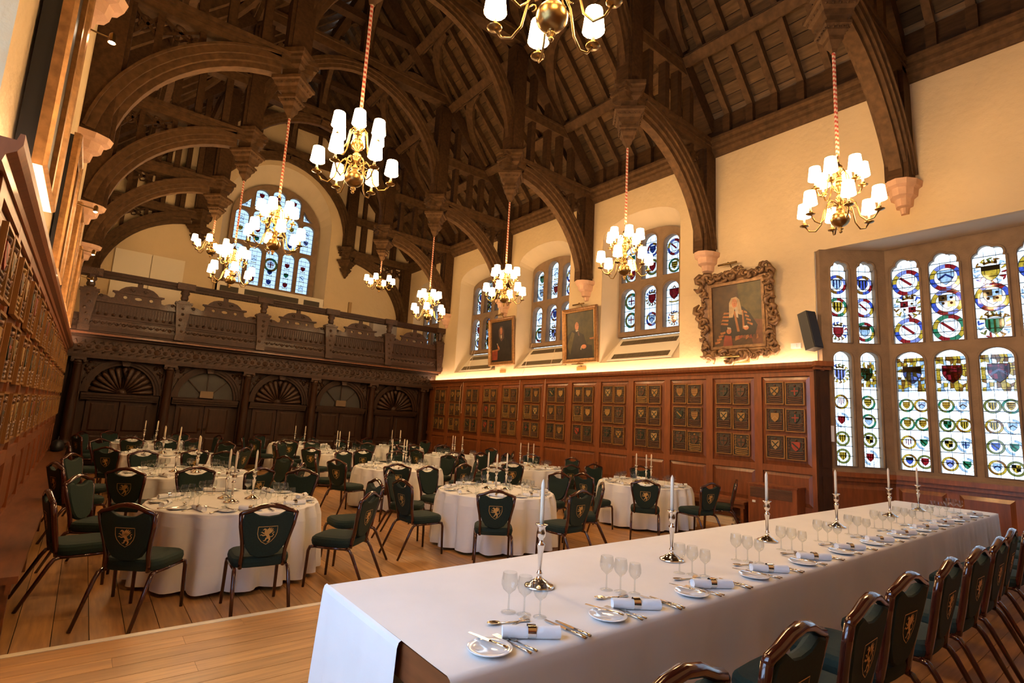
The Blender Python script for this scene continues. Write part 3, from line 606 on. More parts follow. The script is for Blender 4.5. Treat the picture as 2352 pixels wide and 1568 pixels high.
def dado(side):
    sd = -1 if side == 'right' else 1; xf = XR-.12 if sd == -1 else XL+.06     # room-facing plane of the panelling
    y0, y1 = 3.99, 17.95
    o = S(obj(f'wall_{side}_panelling', None), f'tall reddish oak panelling hung with plaques along the {side} wall')
    bx = lambda mb, d0, d1, ya, yb, za, zb: mb.box(*sorted((xf+sd*d0, xf+sd*d1)), ya, yb, za, zb)
    bx(MB(), -.12 if sd == -1 else -.06, .0, y0, y1, 0, 3.0).build('backing', 'oak_panel_field', o)
    for y in STI: bx(MB(), 0, .035, y-.075, y+.075, .02, 3.0).build('stile', 'oak_panel', o)
    for za, zb in ((2.88, 3.0), (1.10, 1.22), (.42, .52), (.02, .2)): bx(MB(), 0, .034, y0, y1, za, zb).build('rail', 'oak_panel', o)
    for k in range(13):
        ya, yb = STI[k]+.075, STI[k+1]-.075
        for za, zb in ((1.22, 2.88), (.52, 1.10)):
            m = MB(); P = lambda d, e: [(xf+sd*d, y, z) for y, z in ((ya+e, za+e), (yb-e, za+e), (yb-e, zb-e), (ya+e, zb-e))]
            m.loft(P(.001, .0), P(.02, .07)); m.add(P(.02, .07), [(0, 1, 2, 3)]); m.build('panel', 'oak_panel_field', o)
    cp = [(0, 2.96), (.05, 2.96), (.06, 3.0), (.10, 3.03), (.12, 3.07), (.12, 3.13), (.10, 3.13), (.09, 3.09), (-.12 if sd == -1 else -.06, 3.09), (-.12 if sd == -1 else -.06, 2.96)]
    S(MB().prism([(xf+sd*a, b) for a, b in cp], y0-.1 if sd == -1 else 3.73, y1, 'y').build('trim_4' if sd == -1 else 'trim_5', 'oak_panel'), f'moulded oak cornice along the top of the {side} panelling')
    c = MB(); bx(c, -.02, .05, y0+.05, y1-.05, 3.091, 3.104)
    cv = c.build('cove_light', 'cove'); T(cv, f'hidden warm strip light along the {side} panelling cornice', 'strip light')
    n = 0
    for k in range(13):
        ym = (STI[k]+STI[k+1])/2
        for r, z in enumerate((2.55, 2.055, 1.545)):
            for h, dy in enumerate((.185, -.185)):
                pid = _r.randrange(10); src = PLQ[pid]; yy = ym+dy
                loc = (xf+sd*.036, yy, z+(.012 if h == 0 else 0)); rot = -H90 if sd == -1 else H90
                lab = f'armorial plaque, {("top", "middle", "bottom")[r]} row, {("far", "near")[h]} half of {ORD[k]} {side} wall panel from the dais'
                if pid in used: copytree(src, loc, rot, lab); continue
                used.add(pid); src.location = loc; src.rotation_euler = (0, 0, rot); src['label'] = lab; src['group'] = 'armorial plaques on the panelling'
    # bench along the foot of the wall
    b0 = 5.25
    b = thing('wall_bench', f'long fixed oak bench along the {side} wall panelling', 'bench', (xf, 0, 0))
    x_ = lambda mb, d0, d1, ya, yb, za, zb: mb.box(*sorted((sd*d0, sd*d1)), ya, yb, za, zb)
    x_(MB(), .03, .36, b0, y1, .43, .48).build('seat_board', 'bench_wood', b); x_(MB(), .30, .33, b0, y1, .36, .43).build('apron', 'bench_wood', b)
    yy = b0+.06
    while yy < y1: x_(MB(), .04, .32, yy-.03, yy+.03, 0, .43).build('bench_support', 'bench_wood', b); yy += 2.08
    return o
dado('right'); dado('left')
# the panelling returns a little way along the canted jamb of the bay
Xc = Matrix.Translation((XR+.02, 4.04, 0)) @ Matrix.Rotation(cant, 4, 'Z')
o = S(obj('wall_right_panelling_return', None), 'dark oak return of the panelling against the bay window jamb')
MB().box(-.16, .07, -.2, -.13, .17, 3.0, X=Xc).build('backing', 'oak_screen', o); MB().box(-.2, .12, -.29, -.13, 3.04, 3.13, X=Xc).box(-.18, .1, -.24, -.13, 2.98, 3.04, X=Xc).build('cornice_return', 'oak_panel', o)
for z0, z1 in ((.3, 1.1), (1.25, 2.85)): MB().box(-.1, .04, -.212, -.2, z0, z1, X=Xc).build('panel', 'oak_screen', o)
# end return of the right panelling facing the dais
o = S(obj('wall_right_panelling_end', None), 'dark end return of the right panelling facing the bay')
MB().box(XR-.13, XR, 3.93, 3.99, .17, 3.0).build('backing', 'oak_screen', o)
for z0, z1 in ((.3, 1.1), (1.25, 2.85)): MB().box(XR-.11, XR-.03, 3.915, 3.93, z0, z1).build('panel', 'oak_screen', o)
o = S(obj('wall_left_panelling_end', None), 'end return of the left panelling')
MB().box(XL, XL+.08, 3.9, 3.99, .0, 3.0).build('backing', 'oak_panel', o)
T(MB().box(0, .09, -.004, 0, -.14, .14).build('notice_sheet', 'paper', None, (XR-.08, 3.88, 1.85), cant), 'small white paper notice pinned to the dark panelling end', 'notice')
# radiator cabinet, boards under the bench, small fittings
c = thing('radiator_cabinet', 'oak radiator cabinet with slatted grille at the foot of the right wall', 'cabinet', (XR-.16, 4.72, 0))
MB().box(-.32, 0, -.44, .44, .0, .84).build('body', 'oak_panel', c); MB().box(-.34, 0, -.46, .46, .84, .87).build('top', 'oak_panel', c)
MB().box(-.325, -.319, -.36, .40, .62, .80).build('grille_recess', 'grille_dark', c)  # dark plate on the front paints the shade behind the slats
for k in range(7): MB().box(-.333, -.325, -.36, .40, .632+k*.024, .642+k*.024).build('slat', 'bench_wood', c)
MB().box(-.33, -.32, .3, .36, .52, .56).build('label_plate', 'white_plastic', c)
for k in range(3):
    T(MB().box(-.11, .11, -.7, .7, 0, .045).build('spare_board', 'white_board', None, (XR-.32, 6.2+R(-.04, .04), .001+k*.048)), f'pale spare board stacked under the right bench, {("bottom", "middle", "top")[k]} of three', 'board', 'boards under the bench')
s = thing('wall_speaker', 'slim black loudspeaker tilted off the wall beside the bay', 'speaker', (XR-.22, 4.02, 3.35), math.radians(-20))
X = Matrix.Rotation(math.radians(-13), 4, 'X')
MB().box(-.11, .11, -.1, .1, 0, .72, X=X).build('cabinet', 'black', s); MB().box(-.1, .1, -.112, -.1, .02, .70, X=X).build('front_grille', 'black', s); MB().bar((0, .2, .3), (.18, .16, .3), .04, .04).build('bracket', 'white_plastic', s)
s = thing('wall_sensor', 'small white sensor box on the plaster beside the gilt portrait', 'sensor', (XR-.05, 4.42, 3.42))
MB().box(0, .05, -.09, .09, 0, .10).build('body', 'white_plastic', s); MB().box(-.02, 0, -.02, .02, .02, .08).build('lens', 'white_plastic', s)
for k, (y, z0, z1) in enumerate(((15.7, 2.05, 4.4), (15.55, 1.95, 4.3), (12.45, 1.8, 4.2), (11.3, 1.95, 4.0))):
    T(MB().tube([(XR-.2 if z < 3.2 else XR-.1+(z-3.2)*.3, y-(z-z0)*.02, z) for z in [z0+(z1-z0)*i/6 for i in range(7)]], .006, 5).lathe([(0, -.02), (.014, 0), (0, .05)], 6, 0, Matrix.Translation((XR-.2, y, z0))).build('blind_cord', 'rope_white'), f'thin pale blind cord hanging over the right panelling, {ORD[k]} from the gallery', 'cord', 'blind cords')
# ================================================================ portraits
def portrait(loc, rot, w, h, fw, kind, label, ornate=False, frame='frame_gilt', back=0):
    e = thing('framed_portrait', label, 'painting', loc, rot)
    bgc = {'red': (.060, .028, .008), 'green': (.052, .040, .010), 'dark': (.012, .007, .005)}[kind]
    nm = f'paint_{kind}'
    cols = dict(bg=bgc, skin=(.42, .155, .065), wig=(.42, .28, .14) if kind == 'red' else (.10, .05, .03), robe=(.02, .014, .008), gold=(.30, .11, .028), red=(.20, .035, .014), white=(.42, .33, .22), curtain=(.075, .055, .012) if kind != 'dark' else (.05, .025, .012), chair=(.13, .045, .016))
    for k, c in cols.items():
        if f'{nm}_{k}' not in MT: M(f'{nm}_{k}', c, .45, var=.35, vs=7, bump=.05, bs=60)
    names = [f'{nm}_{k}' for k in cols]; I = {k: i for i, k in enumerate(cols)}
    cv = MB().box(-w/2, w/2, -.012, 0, 0, h, I['bg']); yy = [-.0122]
    def P(pts, c): yy[0] -= .0002; cv.add([(a*w, yy[0], b*h) for a, b in pts], [tuple(range(len(pts)))], I[c])
    E = lambda cx, cz, rx, rz, n=14: [(cx+rx*math.cos(2*PI*i/n), cz+rz*math.sin(2*PI*i/n)) for i in range(n)]
    if kind == 'red':
        P([(.02, 1), (.48, 1), (.49, .35), (.3, .3), (.08, .5)], 'curtain'); P([(.2, .42), (.5, .38), (.5, .0), (.3, 0)], 'chair')
        P([(-.34, .35), (-.22, .55), (-.08, .62), (.12, .62), (.26, .5), (.4, .3), (.34, .12), (-.36, .12)], 'robe')
        for k in range(4): P([(-.34+.02*k, .36+.055*k), (-.19+.01*k, .34+.06*k), (-.18+.01*k, .37+.06*k), (-.32+.02*k, .39+.055*k)], 'gold'); P([(.30-.03*k, .3+.065*k), (.20-.02*k, .34+.06*k), (.21-.02*k, .37+.06*k), (.31-.035*k, .33+.065*k)], 'gold')
        P([(-.07, .56), (-.03, .56), (.05, .22), (.0, .22)], 'gold'); P([(.1, .56), (.13, .56), (.15, .26), (.11, .26)], 'gold')
        P([(-.16, .46), (-.15, .7), (-.1, .78), (.0, .79), (.06, .74), (.12, .48), (.04, .5), (-.04, .6), (-.08, .46)], 'wig'); P(E(-.04, .69, .055, .075), 'skin'); P(E(-.062, .70, .011, .006), 'wig'); P(E(-.02, .70, .011, .006), 'wig'); P([(-.047, .70), (-.036, .70), (-.034, .672), (-.05, .672)], 'gold'); P([(-.058, .656), (-.024, .656), (-.04, .648)], 'red'); P([(-.04, .62), (.02, .62), (.03, .44), (-.01, .46)], 'white')
        P(E(-.17, .24, .05, .045), 'skin'); P([(-.2, .28), (-.12, .27), (-.14, .3), (-.2, .31)], 'white'); P(E(.18, .27, .05, .035), 'skin'); P([(.12, .3), (.2, .31), (.22, .28), (.14, .28)], 'white')
        for k in range(7): P([(-.05+.07*k, .08+.02*(k % 3)), (.05+.06*k, .10+.02*(k % 2)), (.04+.06*k, .16), (-.04+.07*k, .15)], ('gold', 'red', 'chair')[k % 3])
        for k in range(4): P([(-.46+.04*k, .04+.05*k), (-.36+.04*k, .06+.05*k), (-.36+.04*k, .09+.05*k), (-.47+.04*k, .08+.05*k)], 'gold')
        P([(-.3, .0), (-.1, 0), (-.12, .16), (-.26, .18)], 'red')
    elif kind == 'green':
        P([(-.5, 0), (-.5, .5), (-.3, .62), (-.1, .6), (.12, .5), (.22, .3), (.4, .26), (.45, 0)], 'robe'); P([(-.48, .3), (-.3, .6), (-.2, .55), (-.38, .1)], 'curtain')
        P(E(-.12, .7, .07, .09), 'skin'); P(E(-.10, .712, .012, .006), 'robe'); P(E(-.06, .712, .01, .006), 'robe'); P([(-.09, .668), (-.055, .67), (-.07, .66)], 'red'); P([(-.17, .62), (-.08, .62), (-.06, .6), (-.15, .58)], 'white'); P([(-.1, .58), (-.05, .58), (-.02, .48), (-.07, .5)], 'wig'); P(E(.12, .25, .09, .045), 'skin'); P([(.0, .2), (.03, .27), (.05, .26), (.03, .18)], 'white'); P([(.32, .42), (.46, .43), (.46, .39), (.34, .39)], 'gold')
    else:
        P([(-.48, 0), (-.3, .4), (-.12, .62), (.1, .62), (.3, .5), (.42, .2), (.45, 0)], 'robe'); P([(-.14, .62), (-.16, .78), (-.08, .88), (.03, .88), (.1, .78), (.1, .58), (-.02, .5)], 'wig')
        P(E(-.03, .76, .06, .09), 'skin'); P([(-.06, .66), (.0, .66), (.0, .58), (-.05, .58)], 'white'); P([(-.22, .44), (-.12, .36), (-.1, .3), (-.2, .34)], 'skin'); P([(-.25, .46), (-.2, .46), (-.2, .4)], 'white'); P([(-.48, .3), (-.15, .32), (-.12, .29), (-.48, .26)], 'gold'); P([(-.48, .26), (-.2, .28), (-.22, .05), (-.48, .05)], 'red')
    cv.build('canvas', names, e)
    if back: MB().box(-w/2-fw*.8, w/2+fw*.8, .0, back, -fw*.8, h+fw*.8).build('painted_shade_back', 'black', e)  # black paints in the shadow on the deep frame's side and back
    # frame: mitred moulding profile
    f = MB(); pr = [(0, .0), (0, .045), (.25, .05), (.3, .035), (.45, .04), (.7, .075), (.9, .085), (1, .06), (1, 0)]
    cn = lambda d: [(-w/2-d, -d), (w/2+d, -d), (w/2+d, h+d), (-w/2-d, h+d)]
    for (a, b), (c, d) in zip(pr, pr[1:]): f.loft([(x, -b, z) for x, z in cn(a*fw)], [(x, -d, z) for x, z in cn(c*fw)])
    f.build('frame', frame, e)
    cr = MB(); rr = random.Random(int(w*1000)); per = []
    n = 120 if ornate else 70
    W2, H2 = w/2+fw*.75, h+fw*.75
    for k in range(n):
        t = k/n*4; sdn = int(t); u = t-sdn
        x, z = [(-W2+2*W2*u, -fw*.75), (W2, -fw*.75+(H2+fw*.75)*u), (W2-2*W2*u, H2), (-W2, H2-(H2+fw*.75)*u)][sdn]
        s = fw*(R(.26, .5) if ornate else R(.16, .24)); corner = abs(u-.5) > .4; mid = abs(u-.5) < .12
        if ornate and (corner or mid): s *= 1.35
        nx, nz = [(0, -1), (1, 0), (0, 1), (-1, 0)][sdn]; o_ = (fw*.18*math.sin(u*PI*6)+(fw*.22 if (corner or mid) else 0)) if ornate else 0
        x += nx*o_; z += nz*o_; a = rr.uniform(0, 2*PI)
        if ornate: cr.tube([(x+s*(1-q*.14)*math.cos(a+q*.9)*.9, -.07-s*.25*math.sin(q*.6), z+s*(1-q*.14)*math.sin(a+q*.9)*.9) for q in range(6)], [s*.12, s*.34, s*.42, s*.36, s*.26, s*.08], 6, up=(0, 1, 0))
        else: cr.lathe([(0, -s*.5), (s*.5, -s*.2), (s*.55, s*.2), (0, s*.6)], 6, 0, Matrix.Translation((x, -.06, z)) @ Matrix.Rotation(a, 4, 'Y'))
    cr.build('carving', frame, e)['kind'] = 'stuff'
    return e
def plate_text(loc, rot, w, txt, label):
    e = thing('name_plate', label, 'name plate', loc, rot); MB().box(-w/2, w/2, -.012, 0, -.05, .05).build('plate', 'heraldry_gold', e)
    if txt:
        cu = bpy.data.curves.new('lettering', 'FONT'); cu.body = txt; cu.size = .062; cu.align_x = 'CENTER'; cu.align_y = 'CENTER'; cu.extrude = .001
        t = bpy.data.objects.new('lettering', cu); COL.objects.link(t); bpy.context.view_layer.update()
        me = bpy.data.meshes.new_from_object(t.evaluated_get(bpy.context.evaluated_depsgraph_get())); bpy.data.objects.remove(t); me.materials.append(MT['plaque_board'])
        o = obj('lettering', me, e, (0, -.0135, 0)); o.rotation_euler = (H90, 0, 0)
        mw = max(v.co.x for v in me.vertices)-min(v.co.x for v in me.vertices); o.scale = (min(1, w*.92/mw),)*3
    return e
def picture_light(loc, rot, w, label):
    e = thing('picture_light', label, 'picture light', loc, rot); MB().tube([(-w/2, -.16, 0), (w/2, -.16, 0)], .022, 8).build('lamp_bar', 'brass', e)
    MB().tube([(0, 0, -.05), (0, -.06, .04), (0, -.14, .04), (0, -.16, .0)], .009, 6).build('arm', 'brass', e)
bg_ = thing('duffel_bag', 'small dark bag left on the far end of the left wall bench', 'bag', (XL+.25, 16.6, .481), H90)
MB().lathe([(.08, 0), (.14, .02), (.16, .12), (.13, .22), (.06, .26), (0, .265)], 14, 0, None, True, 0, 1.7, .85).build('bag_body', 'black', bg_); MB().tube([(-.1, 0, .24), (-.07, 0, .34), (.07, 0, .34), (.1, 0, .24)], .01, 6).build('handle', 'black', bg_)
RX = XR-.01
portrait((RX, 5.58, 3.57), (math.radians(3), 0, -H90), 1.08, 1.30, .24, 'red', 'large portrait of a robed man in a long wig, heavy carved rococo frame', True, 'frame_bronze')
portrait((RX, 10.08, 3.55), (math.radians(4), 0, -H90), 1.06, 1.3, .12, 'green', 'portrait of a bald seated man in dark suit, slim gilt frame', False, 'frame_gilt')
portrait((RX, 13.62, 3.66), (math.radians(4), 0, -H90), 1.1, 1.32, .12, 'dark', 'very dark portrait of a standing man with long hair, gilt frame', False, 'frame_gilt')
plate_text((RX, 5.6, 3.25), -H90, .52, 'LORD BIRKENHEAD', 'gilt name plate below the large carved-frame portrait'); plate_text((RX, 10.05, 3.28), -H90, .34, '', 'gilt name plate below the bald man portrait'); plate_text((RX, 13.55, 3.34), -H90, .30, '', 'gilt name plate below the very dark portrait')
picture_light((RX, 5.72, 5.32), -H90, .42, 'brass picture light above the large carved-frame portrait'); picture_light((RX, 10.1, 5.05), -H90, .42, 'brass picture light above the bald man portrait'); picture_light((RX, 13.7, 5.2), -H90, .4, 'brass picture light above the very dark portrait')
picture_light((RX, 5.68, 3.33), -H90, .42, 'brass picture light under the large carved-frame portrait'); picture_light((RX, 10.05, 3.38), -H90, .42, 'brass picture light under the bald man portrait')
LX = XL+.01
for k, (y, w_, h_) in enumerate(((5.24, .92, 1.9), (9.0, 1.0, 1.5), (12.0, 1.0, 1.5), (14.9, .9, 1.4))):
    portrait((LX+(.11 if k == 0 else .05), y, 3.42), (0, 0, H90), w_, h_, .13, ('dark', 'green', 'dark', 'green')[k], f'gilt-framed portrait on the left wall seen edge on, {ORD[k]} from the dais', False, 'frame_gilt', .10 if k == 0 else .04)
    s = thing('spot_lamp', f'small bright spotlight on a thin arm, {ORD[k]} on the left wall', 'spotlight', (XL, y+.72, 4.5+(.58 if k == 0 else 0)), 0, 'picture spotlights on the left wall')
    MB().tube([(0, 0, 0), (.15, 0, .03), (.34, -.03, .0)], .008, 6).lathe([(.04, -.01), (.04, .01)], 8, 0, Matrix.Rotation(H90, 4, 'Y')).build('arm', 'brass', s)
    MB().lathe([(.012, .06), (.028, .04), (.032, -.04)], 10, 0, Matrix.Translation((.36, -.03, 0)), cap=False).build('lamp_head', 'brass', s)
    MB().lathe([(0, -.055), (.02, -.045), (.024, -.02), (0, .0)], 10, 0, Matrix.Translation((.36, -.03, 0))).build('bulb', 'bulb', s)
# ================================================================ carved oak screen
SY = 18.02; CX = [-.28+2.045*k for k in range(6)]
scr = S(obj('wall_screen', None), 'dark carved oak screen below the gallery')
MB().prism(rect(XL, XR, 0, 3.3), SY+.12, SY+.3, 'y').build('backing', 'oak_screen', scr)
def lump(mb, x, y, z, s, fl=.5): mb.lathe([(0, -s*fl), (s*.7, -s*fl*.6), (s, 0)], 8, 0, Matrix.Translation((x, y, z)) @ Matrix.Rotation(-H90, 4, 'X'), cap=False)
# frieze, cornice and the bracketed gallery base
MB().box(XL, XR, SY-.22, SY+.2, 2.88, 3.34).build('frieze', 'oak_carved', scr)
fz = MB(); x = XL+.12; k = 0
while x < XR-.1:
    lump(fz, x, SY-.22, 3.11, .085 if k % 5 == 0 else .06, .6)
    for q in (-1, 1): fz.tube([(x+.03*q, SY-.225, 3.11+.1*q), (x+.09*q, SY-.24, 3.11+.15*q), (x+.13, SY-.23, 3.11+.07*q)], [.01, .022, .008], 5, up=(0, 1, 0))
    x += .19; k += 1
fz.build('frieze_carving', 'oak_carved', scr)['kind'] = 'stuff'
for z0, z1, d in ((2.80, 2.88, .3), (3.34, 3.39, .42), (3.39, 3.45, .54), (3.45, 3.5, .62)): MB().box(XL, XR, SY-d, SY+.2, z0, z1).build('cornice_moulding', 'oak_screen', scr)
for k in range(5):
    cx = (CX[k]+CX[k+1])/2; r = .73; zs = 1.92
    a = S(obj(f'door_{k+1}', None, None, (cx, SY, 0)), ('pair of panelled oak doors under a carved shell' if k % 2 == 0 else 'pair of panelled oak doors under a glazed fanlight')+f', {ORD[k]} bay of the screen from the left')
    for sd in (-1, 1):
        x0, x1 = sorted((sd*.012, sd*.72)); d = MB().box(x0, x1, .04, .1, .02, 1.74).build('door_leaf', 'oak_screen', a)
        for z0, z1 in ((.12, .78), (.9, 1.64)):
            m = MB(); e0, e1 = x0+.09, x1-.09; m.loft([(e0, .04, z0), (e1, .04, z0), (e1, .04, z1), (e0, .04, z1)], [(e0+.04, .02, z0+.04), (e1-.04, .02, z0+.04), (e1-.04, .02, z1-.04), (e0+.04, .02, z1-.04)]).add([(e0+.04, .02, z0+.04), (e1-.04, .02, z0+.04), (e1-.04, .02, z1-.04), (e0+.04, .02, z1-.04)], [(0, 1, 2, 3)]); m.build('door_panel', 'oak_screen', d)
        if k % 2: MB().lathe([(.012, 0), (.012, .03), (.03, .045), (.032, .06), (0, .075)], 10, 0, Matrix.Translation((sd*.07, .04, 1.03)) @ Matrix.Rotation(H90, 4, 'X')).build('door_knob', 'brass', d)
    MB().box(-.86, .86, -.1, .12, 1.78, 1.84).box(-.86, .86, -.14, .12, 1.84, 1.9).box(-.86, .86, -.05, .12, 1.72, 1.78).build('impost', 'oak_screen', a)
    ar = MB()
    for r0, r1, y in ((r, r+.06, -.02), (r+.06, r+.13, -.06), (r+.13, r+.17, -.1)): ar.band(arc(0, zs, r0, r0*1.05, 0, PI, 20), arc(0, zs, r1, r1*1.05, 0, PI, 20), y, .12, 'y')
    ar.build('archivolt', 'oak_screen', a); MB().prism([(-.07, zs+r*1.02), (.07, zs+r*1.02), (.11, 2.82), (-.11, 2.82)], -.16, .1, 'y').build('keystone', 'oak_carved', a)
    if k % 2 == 0:
        for q in range(13):
            an = PI*(q+.5)/13; MB().tube([(.12*math.cos(an), .05, zs+.12*math.sin(an)), (.4*math.cos(an), .02, zs+.4*math.sin(an)), (.64*math.cos(an), .04, zs+.67*math.sin(an)), (.71*math.cos(an), .08, zs+.73*math.sin(an))], [.012, .045, .075, .05], 6).build('shell_rib', 'oak_carved', a)
        MB().lathe([(0, -.04), (.13, 0), (.13, .04)], 12, 0, Matrix.Translation((0, .05, zs+.03)) @ Matrix.Rotation(-H90, 4, 'X')).build('shell_boss', 'oak_carved', a)
    else:
        for q in range(4):
            a0, a1 = PI*q/4, PI*(q+1)/4; P = arc(0, zs, .70, .74, a0, a1, 6)+arc(0, zs, .2, .2, a1, a0, 4); MB().add([(p, .07, z) for p, z in P], [tuple(range(len(P)))]).build('pane', 'clear_glass', a)
        fm = MB()
        for q in range(5): an = PI*q/4; fm.bar((.18*math.cos(an), .06, zs+.18*math.sin(an)), (.72*math.cos(an), .06, zs+.75*math.sin(an)), .02, .03, (0, 1, 0))
        fm.band(arc(0, zs, .18, .18, 0, PI, 10), arc(0, zs, .21, .21, 0, PI, 10), .04, .08, 'y'); fm.build('glazing_bars', 'oak_screen', a)
        MB().box(-.17, .17, -.02, .05, zs+.02, zs+.22).build('sign_box', 'sign_plate', a)
        MB().box(-.86, .86, .1, .118, zs, 2.8).build('fanlight_back', 'fanlight_dark', a)
    sp = MB()
    for sd in (-1, 1):
        for q in range(9): xx = sd*R(.62, .9); zz = R(2.42, 2.74); lump(sp, xx, -.0, zz, R(.03, .06), .8)
    sp.prism([(-1.0, zs), (-r, zs)]+arc(0, zs, r, r*1.05, PI, 0, 20)[1:-1]+[(r, zs), (1.0, zs), (1.0, 2.8), (-1.0, 2.8)], .02, .12, 'y'); sp.build('spandrel_carving', 'oak_carved', a)['kind'] = 'stuff'
for k, x in enumerate(CX):
    c = thing('screen_column', f'dark oak Ionic column of the screen, {ORD[k]} from the left wall', 'column', (x, SY-.2, 0), 0, 'screen columns')
    MB().box(-.15, .15, -.15, .15, 0, .5).box(-.17, .17, -.17, .17, .5, .56).build('pedestal', 'oak_screen', c)
    MB().lathe([(.14, .56), (.14, .62), (.115, .66), (.125, .7), (.12, 1.3), (.095, 2.58), (.105, 2.61), (.11, 2.64)], 16).build('shaft', 'oak_screen', c)
    cp = MB().box(-.16, .16, -.13, .13, 2.74, 2.80)
    for sd in (-1, 1): cp.tube([(sd*.13+.045*math.cos(t)*(1-t/9), -.12, 2.70+.045*math.sin(t)*(1-t/9)) for t in [i*.7 for i in range(12)]], .014, 5, up=(0, 1, 0)); cp.tube([(sd*.13, -.13, 2.7), (sd*.13, .12, 2.7)], .035, 8)
    cp.lathe([(.11, 2.64), (.12, 2.7), (.1, 2.74)], 12); cp.build('capital', 'oak_carved', c)
    MB().box(-.13, .13, .1, .3, .0, 2.8).build('pilaster', 'oak_screen', c)
# ================================================================ gallery
GY = 17.5
S(MB().box(XL, XR, GY-.06, YE, 3.40, 3.5).build('floor_gallery', 'bench_wood'), 'gallery floor behind the carved parapet')
PX = [-.3+2.115*k for k in range(6)]
b = thing('gallery_parapet', 'carved dark oak parapet with strapwork cresting along the gallery front', 'parapet', (0, GY, 3.5))
for z0, z1, d in ((0, .06, .14), (.06, .12, .1), (.32, .37, .09), (.37, .42, .12)): MB().box(XL, XR, -d, .06, z0, z1).build('base_moulding', 'oak_screen', b)
MB().box(XL, XR, -.06, .05, .12, .32).build('base_frieze', 'oak_carved', b)
m = MB(); x = XL+.1
while x < XR: lump(m, x, -.06, .22, R(.03, .05), .7); m.tube([(x+.03, -.06, .2), (x+.08, -.085, .26), (x+.12, -.07, .2)], [.008, .02, .006], 5, up=(0, 1, 0)); x += .15
m.build('base_carving', 'oak_carved', b)['kind'] = 'stuff'
MB().box(XL, XR, -.13, .1, 1.50, 1.56).box(XL, XR, -.10, .08, 1.44, 1.50).box(XL, XR, -.15, .12, 1.56, 1.60).build('hand_rail', 'oak_screen', b)
dn = MB(); x = XL
while x < XR: dn.box(x, x+.04, -.12, -.1, 1.41, 1.44); x += .07
dn.box(XL, XR, -.1, .08, 1.425, 1.44); dn.build('dentils', 'oak_screen', b)['kind'] = 'stuff'
for k in range(6):
    x = min(PX[k], XR-.14)
    p = MB().prism([(x-.10, .12), (x+.10, .12), (x+.19, 1.02), (x-.19, 1.02)], -.16, .06, 'y').box(x-.21, x+.21, -.18, .08, 1.02, 1.08).box(x-.13, x+.13, -.15, .06, 1.08, 1.12)
    p.lathe([(.07, 1.12), (.1, 1.2), (.08, 1.28), (.12, 1.34), (.1, 1.40), (.15, 1.44)], 10, 0, Matrix.Translation((x, -.04, 0))).box(x-.22, x+.22, -.2, .1, 1.44, 1.62).box(x-.12, x+.12, -.2, .06, -.02, .12)
    for q in range(5): lump(p, x+R(-.06, .06), -.16, .25+q*.16, R(.03, .05), .7)
    p.build('term_post', 'oak_carved', b)
for k in range(5):
    x0 = PX[k]+.17; x1 = min(PX[k+1], XR-.14)-.17; w = x1-x0; c = (x0+x1)/2
    MB().box(x0-.1, x1+.1, -.015, .03, .42, .80).build('panel', 'oak_screen', b)
    fl_ = MB(); n = 26
    for q in range(n): xx = x0+w*(q+.5)/n; fl_.box(xx-.014, xx+.014, -.035, -.015, .5, .74)
    for q in range(11): lump(fl_, x0+w*(q+.5)/11, -.015, .47, .045, .9)
    fl_.box(x0, x1, -.075, .04, .78, .83); fl_.build('fluting', 'oak_carved', b)['kind'] = 'stuff'
    h = w/2; prof = [(-h, .82), (h, .82), (h, .93), (h*.93, .99), (h*.8, .98), (h*.68, .93), (h*.6, .95), (h*.58, 1.05), (h*.63, 1.09), (h*.60, 1.12)]
    prof += [(h*.52, 1.13), (h*.46, 1.2), (h*.36, 1.27), (h*.22, 1.31), (h*.07, 1.32), (h*.07, 1.42)]
    prof = prof+[(-a, z) for a, z in prof[::-1][:-1] if a > 0][:-1]+[(-h, .93)]
    seen = []; [seen.append(p) for p in prof if p not in seen]
    ho = [[(cx_+a, z) for a, z in arc(0, .99, ra, .045, 0, 2*PI, 10)[:-1]] for cx_, ra in ((-h*.33, .045), (0, .085), (h*.33, .045))]
    MB().prism([(c+a, z) for a, z in seen], -.02, .03, 'y', [[(c+a, z) for a, z in q] for q in ho]).build('cresting', 'oak_carved', b)
    tr = MB()
    tr.box(c-h*.66, c+h*.66, -.07, .03, 1.09, 1.13)
    for sd in (-1, 1):
        tr.tube([(c+sd*(h*.16+.06*(1-t/8)*math.cos(t)), -.045, 1.2+.06*(1-t/8)*math.sin(t)) for t in [i*.8 for i in range(9)]], .016, 5, up=(0, 1, 0)); tr.tube([(c+sd*(h*.9+.05*(1-t/8)*math.cos(t)), -.045, .94+.05*(1-t/8)*math.sin(t)) for t in [i*.8 for i in range(9)]], .016, 5, up=(0, 1, 0))
    tr.build('cresting_scrolls', 'oak_carved', b)
# things standing in the gallery
for k, (x0, x1) in enumerate(((.1, 1.08), (1.1, 2.02))): T(MB().box(x0, x1, -.05, 0, 0, 3.05).build('display_board', 'white_board', None, (0, YE-.02, 3.5)), f'tall pale board against the gallery wall, {("left", "right")[k]} of the two', 'board')
c = thing('equipment_case', 'grey boxed equipment case standing behind the gallery rail at right', 'case', (8.75, 19.3, 3.5)); MB().box(-.5, .5, -.2, .2, 1.2, 1.85).build('case_body', 'grey_board', c)
for sd in (-1, 1): MB().box(sd*.4-.04, sd*.4+.04, -.04, .04, 0, 1.2).build('stand_leg', 'black', c)
for k, (x, y) in enumerate(((3.0, YE), (7.9, YE))):
    s = thing('wall_light', f'slim unlit wall light on the gallery end wall {("left", "right")[k]} of the window', 'wall light', (x, y, 5.7)); MB().box(-.06, .06, -.1, 0, 0, .5).build('cover', 'heraldry_cream', s); MB().box(-.05, .05, -.04, 0, -.06, 0).build('base', 'brass_dull', s)
